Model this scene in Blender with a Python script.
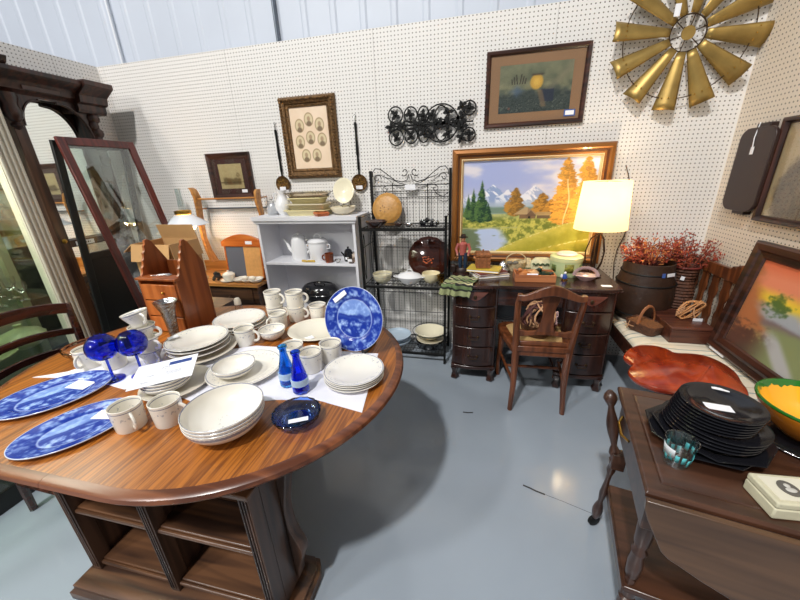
import bpy, bmesh, math, random
import numpy as np
from math import pi, sin, cos, radians as R
from mathutils import Vector, Matrix, Euler
for o in list(bpy.data.objects): bpy.data.objects.remove(o)
SC = bpy.context.scene; COL = SC.collection
# ------------------------------------------------------------------ camera
FPX, PITCH, YAW, ROLL, CH = 337.0, R(20.6), R(13.7), R(-2.3), 1.48
cd = bpy.data.cameras.new('camera'); cam = bpy.data.objects.new('camera', cd); COL.objects.link(cam)
cd.sensor_width = 36; cd.lens = FPX*36/800; cd.clip_start = .02; cd.clip_end = 100
fw = Vector((0, cos(PITCH), -sin(PITCH))); up = Vector((0, sin(PITCH), cos(PITCH))); rt = Vector((1, 0, 0))
RZ = Matrix.Rotation(YAW, 3, 'Z')
fw, up, rt = RZ@fw, RZ@up, RZ@rt
# picture x axis = cos(roll)*rt - sin(roll)*... (inverse of the projection fitted to the wall lines)
cr, sr = cos(ROLL), sin(ROLL)
ex = cr*rt+sr*up; ey = -sr*rt+cr*up
M = Matrix((ex, ey, -fw)).transposed().to_4x4(); M.translation = (0, 0, CH)
cam.matrix_world = M; SC.camera = cam
def W(px, py, x=None, y=None, z=None):
    """the point of the room seen at a pixel, on a given plane"""
    d = fw + ex*((px-400)/FPX) + ey*(-(py-300)/FPX)
    if z is not None: t = (z-CH)/d.z
    elif y is not None: t = y/d.y
    else: t = x/d.x
    return Vector((d.x*t, d.y*t, CH+d.z*t))
# ------------------------------------------------------------------ light
wd = bpy.data.worlds.new('world'); SC.world = wd; wd.use_nodes = True
bg = wd.node_tree.nodes['Background']; bg.inputs[0].default_value = (.86, .93, 1.0, 1); bg.inputs[1].default_value = .24
def area(name, loc, target, size, power, col):
    l = bpy.data.lights.new(name, 'AREA'); l.shape = 'DISK'; l.size = size; l.energy = power; l.color = col
    o = bpy.data.objects.new(name, l); COL.objects.link(o); o.location = loc
    o.rotation_euler = (Vector(target)-Vector(loc)).to_track_quat('-Z', 'Y').to_euler(); return o
area('ceiling_bay_light', (-1.56, -3.0, 7.4), (-.6, 1.5, .5), .4, 560, (1, .985, .96))
area('ceiling_bay_light', (-4.6, -7.0, 5.2), (0, 1.5, .8), .7, 210, (1, .97, .93))
area('ceiling_bay_light', (-4.2, -3.0, 6.6), (-.6, 1.5, .5), .6, 190, (1, .98, .95))
SC.view_settings.view_transform = 'Standard'; SC.view_settings.look = 'None'
SC.view_settings.gamma = 1; SC.view_settings.use_curve_mapping = False; SC.view_settings.exposure = -0.32

# ------------------------------------------------------------------ materials
_m = {}
def nm(name):
    m = bpy.data.materials.new(name); m.use_nodes = True
    return m, m.node_tree, m.node_tree.nodes['Principled BSDF']
def lin(c): return tuple((v/12.92 if v <= .04045 else ((v+.055)/1.055)**2.4) for v in c)
def rgb(r, g, b): return lin((r/255, g/255, b/255))
def mat(name, c=(.8, .8, .8), rough=.5, metal=0, var=0, vs=8, bump=0, bs=40, em=0, trans=0, alpha=1, coat=0, emc=None):
    if name in _m: return _m[name]
    m, t, b = nm(name); c = tuple(c)+(1,)
    b.inputs['Base Color'].default_value = c; b.inputs['Roughness'].default_value = rough; b.inputs['Metallic'].default_value = metal
    b.inputs['Transmission Weight'].default_value = trans; b.inputs['Coat Weight'].default_value = coat
    if em: b.inputs['Emission Color'].default_value = (tuple(emc)+(1,)) if emc else c; b.inputs['Emission Strength'].default_value = em
    if var or bump:
        tc = t.nodes.new('ShaderNodeTexCoord')
    if var:
        n = t.nodes.new('ShaderNodeTexNoise'); n.inputs['Scale'].default_value = vs; n.inputs['Detail'].default_value = 5
        t.links.new(tc.outputs['Object'], n.inputs['Vector'])
        r = t.nodes.new('ShaderNodeValToRGB'); r.color_ramp.elements[0].position = .3; r.color_ramp.elements[1].position = .7
        r.color_ramp.elements[0].color = tuple(max(0, v*(1-var)) for v in c[:3])+(1,); r.color_ramp.elements[1].color = tuple(min(1, v*(1+var)) for v in c[:3])+(1,)
        t.links.new(n.outputs['Fac'], r.inputs[0]); t.links.new(r.outputs[0], b.inputs['Base Color'])
    if bump:
        n2 = t.nodes.new('ShaderNodeTexNoise'); n2.inputs['Scale'].default_value = bs; n2.inputs['Detail'].default_value = 3
        bp = t.nodes.new('ShaderNodeBump'); bp.inputs['Strength'].default_value = bump; bp.inputs['Distance'].default_value = .01
        t.links.new(tc.outputs['Object'], n2.inputs['Vector']); t.links.new(n2.outputs['Fac'], bp.inputs['Height']); t.links.new(bp.outputs[0], b.inputs['Normal'])
    _m[name] = m; return m
def wood(name, c1, c2, axis=0, rough=.35, scale=1.0, coat=.2, stretch=14, bump=.12):
    """grain runs along axis 0/1/2 of the object"""
    if name in _m: return _m[name]
    m, t, b = nm(name); N = t.nodes.new; L = t.links.new
    tc = N('ShaderNodeTexCoord'); mp = N('ShaderNodeMapping'); s = [22*scale]*3; s[axis] = 22*scale/stretch; mp.inputs['Scale'].default_value = s
    n = N('ShaderNodeTexNoise'); n.inputs['Scale'].default_value = 1.6; n.inputs['Detail'].default_value = 6; n.inputs['Roughness'].default_value = .24; n.inputs['Distortion'].default_value = .6
    r = N('ShaderNodeValToRGB'); e = r.color_ramp.elements; e[0].position = .36; e[1].position = .66; e[0].color = tuple(c1)+(1,); e[1].color = tuple(c2)+(1,)
    L(tc.outputs['Object'], mp.inputs[0]); L(mp.outputs[0], n.inputs['Vector']); L(n.outputs['Fac'], r.inputs[0]); L(r.outputs[0], b.inputs['Base Color'])
    bp = N('ShaderNodeBump'); bp.inputs['Strength'].default_value = bump; bp.inputs['Distance'].default_value = .002; L(n.outputs['Fac'], bp.inputs['Height']); L(bp.outputs[0], b.inputs['Normal'])
    b.inputs['Roughness'].default_value = rough; b.inputs['Coat Weight'].default_value = coat; b.inputs['Coat Roughness'].default_value = .2
    _m[name] = m; return m
def glass(name, c, rough=.02, ior=1.45):
    if name in _m: return _m[name]
    m, t, b = nm(name); b.inputs['Base Color'].default_value = tuple(c)+(1,); b.inputs['Transmission Weight'].default_value = 1; b.inputs['Roughness'].default_value = rough; b.inputs['IOR'].default_value = ior
    _m[name] = m; return m
def pane(name, tint=(.9, .95, .93), refl=.12):
    """thin window-like glass: mostly clear with a faint mirror"""
    if name in _m: return _m[name]
    m = bpy.data.materials.new(name); m.use_nodes = True; t = m.node_tree; t.nodes.remove(t.nodes['Principled BSDF'])
    o = t.nodes['Material Output']; tr = t.nodes.new('ShaderNodeBsdfTransparent'); tr.inputs[0].default_value = tuple(tint)+(1,)
    g = t.nodes.new('ShaderNodeBsdfGlossy'); g.inputs['Roughness'].default_value = .02; mx = t.nodes.new('ShaderNodeMixShader'); mx.inputs[0].default_value = refl
    t.links.new(tr.outputs[0], mx.inputs[1]); t.links.new(g.outputs[0], mx.inputs[2]); t.links.new(mx.outputs[0], o.inputs[0]); _m[name] = m; return m
def paintmat(rough=.5):
    k = 'painted_surface_%g' % rough
    if k in _m: return _m[k]
    m, t, b = nm(k); a = t.nodes.new('ShaderNodeVertexColor'); a.layer_name = 'Col'; t.links.new(a.outputs[0], b.inputs['Base Color']); b.inputs['Roughness'].default_value = rough
    _m[k] = m; return m
def pegboard(name, ax, c, seams):
    """white hardboard with rows of holes an inch apart, in the plane of axis ax and z"""
    m, t, b = nm(name); N = t.nodes.new; L = t.links.new
    g = N('ShaderNodeNewGeometry'); s = N('ShaderNodeSeparateXYZ'); L(g.outputs['Position'], s.inputs[0])
    def math_(op, a, bv=None, clamp=False):
        n = N('ShaderNodeMath'); n.operation = op
        for i, v in enumerate((a, bv)):
            if v is None: continue
            if isinstance(v, (int, float)): n.inputs[i].default_value = v
            else: L(v, n.inputs[i])
        return n.outputs[0]
    def cell(o): return math_('SUBTRACT', math_('FRACT', math_('DIVIDE', math_('ADD', o, 10.0), .0254)), .5)
    u, v = cell(s.outputs[ax]), cell(s.outputs['Z'])
    d = math_('SQRT', math_('ADD', math_('MULTIPLY', u, u), math_('MULTIPLY', v, v)))
    hole = math_('LESS_THAN', d, .165)
    # panel joints every four feet
    q = math_('ABSOLUTE', math_('SUBTRACT', math_('FRACT', math_('DIVIDE', math_('ADD', s.outputs[ax], seams), 1.2192)), .5))
    seam = math_('GREATER_THAN', q, .4985)
    k = math_('MAXIMUM', hole, math_('MULTIPLY', seam, .45))
    nz = N('ShaderNodeTexNoise'); nz.inputs['Scale'].default_value = 1.3; nz.inputs['Detail'].default_value = 3; L(g.outputs['Position'], nz.inputs['Vector'])
    r = N('ShaderNodeValToRGB'); r.color_ramp.elements[0].color = tuple(x*.95 for x in c)+(1,); r.color_ramp.elements[1].color = tuple(c)+(1,); L(nz.outputs['Fac'], r.inputs[0])
    mx = N('ShaderNodeMix'); mx.data_type = 'RGBA'; L(k, mx.inputs['Factor']); L(r.outputs[0], mx.inputs['A']); mx.inputs['B'].default_value = (.13, .11, .09, 1)
    L(mx.outputs['Result'], b.inputs['Base Color']); b.inputs['Roughness'].default_value = .55
    return m

# ------------------------------------------------------------------ mesh building
class MB:
    def __init__(s): s.bm = bmesh.new(); s.M = Matrix.Identity(4)
    def _add(s, vs, fs):
        v = [s.bm.verts.new(s.M@Vector(p)) for p in vs]
        for f in fs:
            try: s.bm.faces.new([v[i] for i in f])
            except ValueError: pass
        return s
    def box(s, c, d, rot=(0, 0, 0), top=1.0):
        m = Euler(rot).to_matrix(); h = [x/2 for x in d]; P = []
        for z in (-1, 1):
            k = top if z > 0 else 1
            for x, y in ((-1, -1), (1, -1), (1, 1), (-1, 1)): P.append(Vector(c)+m@Vector((x*h[0]*k, y*h[1]*k, z*h[2])))
        return s._add(P, [(3, 2, 1, 0), (4, 5, 6, 7), (0, 1, 5, 4), (1, 2, 6, 5), (2, 3, 7, 6), (3, 0, 4, 7)])
    def b2(s, a, b): return s.box([(p+q)/2 for p, q in zip(a, b)], [abs(q-p) for p, q in zip(a, b)])
    def lathe(s, prof, seg=32, c=(0, 0, 0), sx=1, sy=1, rot=None, wave=0, waves=0, power=2, cap=.024):
        m = Euler(rot).to_matrix() if rot else Matrix.Identity(3); P = []; F = []; n = len(prof)
        for (r, z) in prof:
            for i in range(seg):
                a = 2*pi*i/seg; k = 1+wave*cos(waves*a)
                if power != 2: k *= (abs(cos(a))**power+abs(sin(a))**power)**(-1/power)
                P.append(Vector(c)+m@Vector((r*k*cos(a)*sx, r*k*sin(a)*sy, z)))
        for j in range(n-1):
            for i in range(seg):
                k = (i+1) % seg; F.append((j*seg+i, j*seg+k, (j+1)*seg+k, (j+1)*seg+i))
        if 1e-5 < prof[0][0] < cap: F.append(tuple(range(seg-1, -1, -1)))
        if 1e-5 < prof[-1][0] < cap: F.append(tuple(range((n-1)*seg, n*seg)))
        s._add(P, F); return s
    def tube(s, pts, r, seg=8, closed=False, flat=1):
        pts = [Vector(p) for p in pts]; n = len(pts); rs = r if isinstance(r, (list, tuple)) else [r]*n; P = []; F = []
        t = [(pts[(i+1) % n]-pts[i-1]) if closed else (pts[min(i+1, n-1)]-pts[max(i-1, 0)]) for i in range(n)]
        t = [v.normalized() if v.length > 1e-9 else Vector((0, 0, 1)) for v in t]
        nv = t[0].orthogonal().normalized()
        if abs(t[0].z) < .95: nv = t[0].cross(Vector((0, 0, 1))).normalized()
        for i in range(n):
            nv = (nv-t[i]*nv.dot(t[i])); nv = nv.normalized() if nv.length > 1e-6 else t[i].orthogonal().normalized(); bv = t[i].cross(nv)
            for k in range(seg):
                a = 2*pi*k/seg; P.append(pts[i]+nv*cos(a)*rs[i]+bv*sin(a)*rs[i]*flat)
        for i in range(n if closed else n-1):
            j = (i+1) % n
            for k in range(seg): l = (k+1) % seg; F.append((i*seg+k, i*seg+l, j*seg+l, j*seg+k))
        if not closed: F += [tuple(range(seg-1, -1, -1)), tuple(range((n-1)*seg, n*seg))]
        return s._add(P, F)
    def cyl(s, a, b, r, r2=None, seg=12): return s.tube([a, b], [r, r if r2 is None else r2], seg)
    def ball(s, c, r, seg=14, rings=8):
        r = r if isinstance(r, (list, tuple)) else (r, r, r)
        return s.lathe([(max(sin(pi*i/rings), 0.0 if i in (0, rings) else 0), -cos(pi*i/rings)*r[2]) for i in range(rings+1)], seg, c, r[0], r[1])
    def prism(s, out, z0, z1, mp=None, bev=0):
        """outline (2D) extruded; mp maps (x,y,z) to 3D"""
        mp = mp or (lambda x, y, z: (x, y, z)); n = len(out)
        P = [mp(x, y, z0) for x, y in out]+[mp(x, y, z1) for x, y in out]
        return s._add(P, [tuple(range(n-1, -1, -1)), tuple(range(n, 2*n))]+[(i, (i+1) % n, n+(i+1) % n, n+i) for i in range(n)])
    def rings(s, rs, closed=True, cap0=False, cap1=False):
        n = len(rs[0]); P = [p for r in rs for p in r]; F = []
        for j in range(len(rs)-1):
            for i in range(n if closed else n-1): k = (i+1) % n; F.append((j*n+i, j*n+k, (j+1)*n+k, (j+1)*n+i))
        if cap0: F.append(tuple(range(n-1, -1, -1)))
        if cap1: F.append(tuple(range((len(rs)-1)*n, len(rs)*n)))
        return s._add(P, F)
    def build(s, name, m, parent=None, bevel=0, smooth=True, ang=38, sub=0, solid=0):
        bmesh.ops.recalc_face_normals(s.bm, faces=s.bm.faces)
        me = bpy.data.meshes.new(name); s.bm.to_mesh(me); s.bm.free()
        if isinstance(m, str): m = _m[m]
        me.materials.append(m)
        if smooth:
            me.polygons.foreach_set('use_smooth', [True]*len(me.polygons)); me.set_sharp_from_angle(angle=R(ang))
        o = bpy.data.objects.new(name, me); COL.objects.link(o)
        if parent: o.parent = parent
        if solid: q = o.modifiers.new('solid', 'SOLIDIFY'); q.thickness = solid; q.offset = 0
        if bevel: q = o.modifiers.new('bevel', 'BEVEL'); q.width = bevel; q.segments = 2; q.limit_method = 'ANGLE'; q.angle_limit = R(35)
        if sub: q = o.modifiers.new('sub', 'SUBSURF'); q.levels = q.render_levels = sub
        return o
def thing(name, label, cat, loc=(0, 0, 0), rz=0, group=None, rot=None):
    o = bpy.data.objects.new(name, None); COL.objects.link(o); o.empty_display_size = .05
    o.location = loc; o.rotation_euler = rot if rot else (0, 0, rz)
    return tag(o, label, cat, group)
def tag(o, label, cat, group=None):
    o['label'] = label; o['category'] = cat
    if group: o['group'] = group
    return o
def part_label(o, l): o['label'] = l; return o
def struct(o): o['kind'] = 'structure'; return o
def dup(root, loc, rz=None, label=None, rot=None, scale=None, drop=()):
    def cp(o, p):
        c = o.copy(); COL.objects.link(c); c.parent = p
        for ch in list(o.children):
            if ch.name.split('.')[0] in drop: continue
            cp(ch, c)
        return c
    r = cp(root, None); r.location = loc
    if rz is not None: r.rotation_euler = (0, 0, rz)
    if rot is not None: r.rotation_euler = rot
    if scale: r.scale = (scale, scale, scale) if isinstance(scale, (int, float)) else scale
    if label: r['label'] = label
    return r
# value noise for painted canvases
_rs = np.random.RandomState(7); _g = _rs.rand(64, 64)
def vn(x, y):
    xi = np.floor(x).astype(int); yi = np.floor(y).astype(int); fx = x-xi; fy = y-yi; fx = fx*fx*(3-2*fx); fy = fy*fy*(3-2*fy)
    a = _g[xi % 64, yi % 64]; b = _g[(xi+1) % 64, yi % 64]; c = _g[xi % 64, (yi+1) % 64]; d = _g[(xi+1) % 64, (yi+1) % 64]
    return a*(1-fx)*(1-fy)+b*fx*(1-fy)+c*(1-fx)*fy+d*fx*fy
def fbm(x, y, o=4): return sum(vn(x*2**i+i*7.3, y*2**i+i*3.1)*.5**i for i in range(o))/sum(.5**i for i in range(o))
def mixc(a, b, k):
    k = np.clip(k, 0, 1)[..., None]; return np.asarray(a)*(1-k)+np.asarray(b)*k
def ss(a, b, x): t = np.clip((x-a)/(b-a), 0, 1); return t*t*(3-2*t)
def colour(o, rgbs):
    me = o.data; at = me.color_attributes.new('Col', 'FLOAT_COLOR', 'POINT'); c = np.ones((len(me.vertices), 4)); c[:, :3] = rgbs; at.data.foreach_set('color', c.ravel().astype(np.float32))
def srgb(a): a = np.clip(a, 0, 1); return np.where(a <= .04045, a/12.92, ((a+.055)/1.055)**2.4)
def canvas(name, w, h, fn, parent, nx=140, ny=None, y=0, rough=.45, cx=0, cz=0):
    """painted sheet in the local XZ plane facing -Y; fn(u,v) gives display colours, v up"""
    ny = ny or int(nx*h/w); me = bpy.data.meshes.new(name)
    U, V = np.meshgrid(np.linspace(0, 1, nx+1), np.linspace(0, 1, ny+1))
    P = np.stack([cx+(U-.5)*w, np.full_like(U, y), cz+(V-.5)*h], -1).reshape(-1, 3)
    F = [(j*(nx+1)+i, j*(nx+1)+i+1, (j+1)*(nx+1)+i+1, (j+1)*(nx+1)+i) for j in range(ny) for i in range(nx)]
    me.from_pydata(P.tolist(), [], F); me.materials.append(paintmat(rough)); o = bpy.data.objects.new(name, me); COL.objects.link(o); o.parent = parent
    colour(o, srgb(fn(U, V)).reshape(-1, 3)); return o
def frame_rings(mb, w, h, prof):
    """picture frame swept round a w x h rectangle: prof = (inset, out) pairs, out towards -Y"""
    rs = []
    for ins, out in prof:
        a, b = w/2-ins, h/2-ins; rs.append([(-a, -out, -b), (a, -out, -b), (a, -out, b), (-a, -out, b)])
    rs.append(rs[0]); return mb.rings(rs)

# ------------------------------------------------------------------ palette
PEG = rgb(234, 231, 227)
white = mat('white_glaze', rgb(236, 231, 220), .25, coat=.5)
tagm = mat('paper_tag', rgb(240, 240, 244), .7)
paper = mat('paper', rgb(238, 238, 246), .7)
clothm = mat('white_cloth', rgb(232, 232, 242), .9, bump=.15, bs=300)
blackiron = mat('black_iron', (.008, .008, .008), .5); blackiron.node_tree.nodes['Principled BSDF'].inputs['Specular IOR Level'].default_value = .22
brass = mat('brass', rgb(190, 150, 70), .3, 1)
mirror = mat('mirror', (.86, .90, .87), .03, 1)
dkwood = wood('dark_walnut', rgb(34, 17, 12), rgb(72, 38, 26), 0, .4)
dkwoodz = wood('dark_walnut_upright', rgb(34, 17, 12), rgb(72, 38, 26), 2, .4)
mahog = wood('mahogany', rgb(42, 23, 18), rgb(62, 34, 26), 0, .22, coat=.5)
mahogz = wood('mahogany_upright', rgb(42, 23, 18), rgb(60, 34, 26), 2, .22, coat=.5)
redwood = wood('cherry_frame', rgb(70, 22, 18), rgb(104, 38, 30), 2, .3)
chairw = wood('chair_wood', rgb(82, 44, 24), rgb(120, 68, 40), 2, .3)
oaky = wood('oak_top', rgb(120, 66, 22), rgb(174, 104, 36), 1, .34, 3.6, .12, 22)
oakedge = wood('oak_edge', rgb(88, 46, 26), rgb(128, 74, 44), 0, .3)
oakdk = wood('dark_oak', rgb(56, 36, 26), rgb(104, 70, 46), 0, .42)
oakdkz = wood('dark_oak_upright', rgb(50, 34, 27), rgb(92, 64, 48), 2, .42)
orangew = wood('orange_maple', rgb(150, 76, 30), rgb(184, 104, 50), 2, .35)
binw = wood('pine_bin', rgb(122, 60, 26), rgb(156, 84, 40), 2, .35)
cartw = wood('cart_wood', rgb(52, 33, 25), rgb(76, 50, 37), 0, .3)
cartz = wood('cart_wood_upright', rgb(50, 31, 24), rgb(76, 49, 37), 2, .35)
# pottery with a thin blue rim line and pale blue sprigs on the rim
def crockery(name, r_line, r0, r1, base=rgb(234, 229, 218), vert=False):
    if name in _m: return _m[name]
    m, t, b = nm(name); N = t.nodes.new; L = t.links.new
    tc = N('ShaderNodeTexCoord'); s = N('ShaderNodeSeparateXYZ'); L(tc.outputs['Object'], s.inputs[0])
    def mt(op, a, c=None):
        n = N('ShaderNodeMath'); n.operation = op
        for i, v in enumerate((a, c)):
            if v is None: continue
            if isinstance(v, (int, float)): n.inputs[i].default_value = v
            else: L(v, n.inputs[i])
        return n.outputs[0]
    rad = s.outputs['Z'] if vert else mt('SQRT', mt('ADD', mt('MULTIPLY', s.outputs['X'], s.outputs['X']), mt('MULTIPLY', s.outputs['Y'], s.outputs['Y'])))
    line = mt('LESS_THAN', mt('ABSOLUTE', mt('SUBTRACT', rad, r_line)), .0015)
    band = mt('MULTIPLY', mt('GREATER_THAN', rad, r0), mt('LESS_THAN', rad, r1))
    vo = N('ShaderNodeTexNoise'); vo.inputs['Scale'].default_value = 110; vo.inputs['Detail'].default_value = 2; L(tc.outputs['Object'], vo.inputs['Vector'])
    sp = mt('MULTIPLY', band, mt('GREATER_THAN', vo.outputs['Fac'], .62))
    k = mt('MINIMUM', mt('ADD', mt('MULTIPLY', line, .8), mt('MULTIPLY', sp, .42)), 1)
    mx = N('ShaderNodeMix'); mx.data_type = 'RGBA'; L(k, mx.inputs['Factor']); mx.inputs['A'].default_value = tuple(base)+(1,); mx.inputs['B'].default_value = rgb(96, 108, 140)+(1,)
    L(mx.outputs['Result'], b.inputs['Base Color']); b.inputs['Roughness'].default_value = .22; b.inputs['Coat Weight'].default_value = .4
    _m[name] = m; return m
# ================================================================== THE ROOM
BY, LX, RX, PH = 2.78, -3.30, 1.54, 2.44
def floor_material():
    m, t, b = nm('sealed_concrete'); N = t.nodes.new; L = t.links.new
    g = N('ShaderNodeNewGeometry'); n = N('ShaderNodeTexNoise'); n.inputs['Scale'].default_value = .9; n.inputs['Detail'].default_value = 6; L(g.outputs['Position'], n.inputs['Vector'])
    r = N('ShaderNodeValToRGB'); e = r.color_ramp.elements; e[0].position = .3; e[1].position = .75; e[0].color = rgb(148, 158, 169)+(1,); e[1].color = rgb(163, 174, 185)+(1,)
    L(n.outputs['Fac'], r.inputs[0]); L(r.outputs[0], b.inputs['Base Color']); b.inputs['Roughness'].default_value = .22
    n2 = N('ShaderNodeTexNoise'); n2.inputs['Scale'].default_value = 3.5; L(g.outputs['Position'], n2.inputs['Vector'])
    mr = N('ShaderNodeMapRange'); mr.inputs['To Min'].default_value = .07; mr.inputs['To Max'].default_value = .24; L(n2.outputs['Fac'], mr.inputs[0]); L(mr.outputs[0], b.inputs['Roughness'])
    bp = N('ShaderNodeBump'); bp.inputs['Strength'].default_value = .05; bp.inputs['Distance'].default_value = .01; L(n2.outputs['Fac'], bp.inputs['Height']); L(bp.outputs[0], b.inputs['Normal'])
    return m
struct(MB().b2((-7, -6, -.1), (5, 3.2, 0)).build('floor', floor_material(), smooth=False))
struct(MB().b2((LX-.02, BY, 0), (RX+.02, BY+.02, PH)).build('wall_back', pegboard('pegboard_back', 'X', PEG, .798+12.192), smooth=False))
struct(MB().b2((LX-.02, -.6, 0), (LX, BY, PH)).build('wall_left', pegboard('pegboard_left', 'Y', PEG, 12.192), smooth=False))
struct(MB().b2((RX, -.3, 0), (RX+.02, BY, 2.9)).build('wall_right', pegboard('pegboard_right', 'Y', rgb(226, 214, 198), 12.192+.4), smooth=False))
def ribbed(name, a, b, along, y0, z1, m):
    mb = MB(); pts = []; s = a
    while s < b:   # wide flat pans with low ribs
        pts += [(s, 0), (s+.10, 0), (s+.115, .007), (s+.145, .007), (s+.16, 0)]; s += .23
    lo = [(x, y0-d, 0) for x, d in pts]; hi = [(x, y0-d, z1) for x, d in pts]
    mb.rings([lo, hi], closed=False); return mb.build(name, m, smooth=False)
liner = mat('white_steel_liner', rgb(202, 209, 221), .42, var=.03, vs=2)
struct(ribbed('wall_building', -7, 5, 'x', BY+.10, 5.2, liner))
conduit = mat('galvanised', rgb(120, 128, 138), .35, .6)
struct(MB().cyl((-1.575, BY+.065, 0), (-1.575, BY+.065, 5.1), .013).build('trim_1', conduit))
struct(MB().cyl((-3.09, BY+.07, 0), (-3.09, BY+.07, 5.1), .010).build('trim_2', mat('white_trim', rgb(228, 232, 238), .5)))
# dark filled cracks in the concrete
def crack(pts, r):
    P = [W(x, y, z=.0003) for x, y in pts]
    return tag(MB().tube(P, r, 5, flat=.1).build('floor_crack', mat('crack_filler', (.03, .03, .035), .6)), '', 'crack')
c = crack([(523, 485), (530, 488), (536, 491), (545, 494.5)], .005); c['label'] = 'short dark crack in the concrete floor near the lamp reflection'
c = crack([(545, 494.5), (562, 501), (580, 508.5), (597, 515.5)], .0012); c['label'] = 'hairline crack in the concrete running towards the tea cart'
c = crack([(463, 412), (468, 412.6), (473, 412.5)], .006); c['label'] = 'small dark chip in the concrete floor before the desk'

# ================================================================== DINING TABLE
TZ = .76
def stadium(x0, x1, yc, r, inset=0, cut=None, side=0, n=40):
    rr = r-inset; pts = []
    for i in range(n+1):
        a = -pi/2+pi*i/n; pts.append((x1+rr*cos(a), yc+rr*sin(a)))
    for i in range(n+1):
        a = pi/2+pi*i/n; pts.append((x0+rr*cos(a), yc+rr*sin(a)))
    if cut is not None:
        if side > 0: pts = [(cut, yc-rr)]+pts[:n+1]+[(cut, yc+rr)]
        else: pts = [(cut, yc+rr)]+pts[n+1:]+[(cut, yc-rr)]
    return pts
table = thing('dining_table', 'large oval oak dining table covered with dishes', 'table', (-1.1, 1.04, 0))
TO = Vector((-1.1, 1.04, 0))
for side in (1, -1):
    prof = [(.05, -.034), (.02, -.034), (.006, -.028), (0, -.018), (.003, -.007), (.012, -.001), (.03, 0)]
    def ring(ins, dz): return [(x+1.1, y-1.04, TZ+dz) for x, y in stadium(-1.27, -.90, 1.05, .63, ins, -1.1+side*.0006, side)]
    mb = MB(); mb.rings([ring(.075, -.0005)]+[], closed=True) if False else None
    mb.rings([ring(i, z) for i, z in prof], cap0=True)
    e = mb.build('table_edge', oakedge, table)
    mb = MB(); mb.rings([ring(.03, 0), ring(.032, .0004)], cap0=True, cap1=True); mb.build('tabletop', oaky, table)
    mb = MB(); mb.rings([ring(.13, -.034), ring(.13, -.085), ring(.15, -.085), ring(.15, -.034)]); mb.build('apron', oakdk, table)
# pedestal: open shelves towards the front, corbelled ends
ang = R(3)
x0, x1, y0, y1 = -.31, .50, -.475, -.31
pl = MB()
outl = lambda g: [(x0-.03-g, y0-.05-g), (x1+.01+g, y0-.05-g), (x1+.035+g, y0-.02-g), (x1+.035+g, y1+.02), (x1+.01+g, y1+.05+g), (x0-.03-g, y1+.05+g)]
pl.rings([[(x, y, z) for x, y in outl(g)] for g, z in ((.02, 0), (.02, .035), (.008, .045), (.008, .062), (-.012, .078), (-.03, .082))], cap0=True, cap1=True)
pl.build('plinth', oakdk, table)
def post(x, w=.036):
    mb = MB(); mb.b2((x-w/2, y0-.0, .082), (x+w/2, y0+.05, .675))
    for k in (-1, 0, 1): mb.b2((x+k*.010-.0025, y0-.004, .10), (x+k*.010+.0025, y0, .66))
    return mb
for x in (x0+.018, (x0+x1)/2-.02, x1-.018): post(x).build('post', oakdkz, table, bevel=.003)
MB().b2((x0, y0+.05, .082), (x0+.025, y1, .675)).build('end_panel', oakdkz, table)
MB().b2((x1-.025, y0+.05, .082), (x1, y1, .675)).build('end_panel', oakdkz, table)
MB().b2(((x0+x1)/2-.03, y0+.05, .082), ((x0+x1)/2-.01, y0+.15, .675)).build('divider', oakdkz, table)
MB().b2((x0+.02, y0+.15, .082), (x1-.02, y0+.16, .675)).build('back_panel', oakdk, table)
for z in (.10, .375):
    MB().b2((x0+.025, y0+.02, z), (x1-.025, y0+.15, z+.022)).b2((x0+.036, y0+.008, z+.003), (x1-.036, y0+.02, z+.018)).build('shelf', oakdk, table, bevel=.004)
MB().b2((x0-.02, y0-.02, .66), (x1+.02, y1+.02, .677)).b2((x0+.1, y1+.02, .66), (x1-.15, .50, .677)).build('top_rail', oakdk, table, bevel=.004)
MB().b2((-.25, y1, .03), (.20, .42, .675)).build('core', oakdkz, table)
# curved corbel on the right-hand end
for yy in (-.02,):
    out = []
    for i in range(25):
        t = i/24; z = .10+.56*t
        out.append((x1+.010+.036*math.exp(-((t-.26)/.13)**2)+.035*ss(.55, 1, np.array(t)).item(), z))
    out = [(x1, .10)]+out+[(x1, .66)]
    MB().prism(out, y1-.045, y1, lambda a, b, c: (a, c, b)).build('corbel', oakdkz, table, bevel=.004)

# ------------------------------------------------------------------ dish builders (built at the origin, copied)
def T(px, py, z=TZ): return W(px, py, z=z)
def on(x, y, z=TZ+.0005): return (x, y, z)
LAY = TZ+.0005; CLT = TZ+.003
def plate_prof(r, h=.018, th=.0035):
    return [(0, 0), (r*.55, 0), (r*.60, .002), (r*.72, h*.45), (r*.97, h*.95), (r, h), (r*.99, h+th*.6), (r*.95, h+th*.5), (r*.70, h*.45+th), (r*.60, .002+th), (0, th)]
def bowl_prof(r, h, th=.004, foot=.42):
    P = [(0, .003), (r*foot*.85, .003), (r*foot*.9, 0), (r*foot, 0), (r*foot+.002, .005)]
    for i in range(1, 9): t = i/8; P.append((r*(foot+(1-foot)*sin(t*pi/2)**.9), .005+(h-.005)*(1-cos(t*pi/2))**.85))
    P.append((r-th*.5, h+th*.4)); P.append((r-th, h-.001))
    for i in range(7, -1, -1): t = i/8; P.append(((r-th)*(foot*.9+(1-foot*.9)*sin(t*pi/2)**.9), .005+th+(h-.005-th)*(1-cos(t*pi/2))**.85))
    P.append((0, .005+th)); return P
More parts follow.
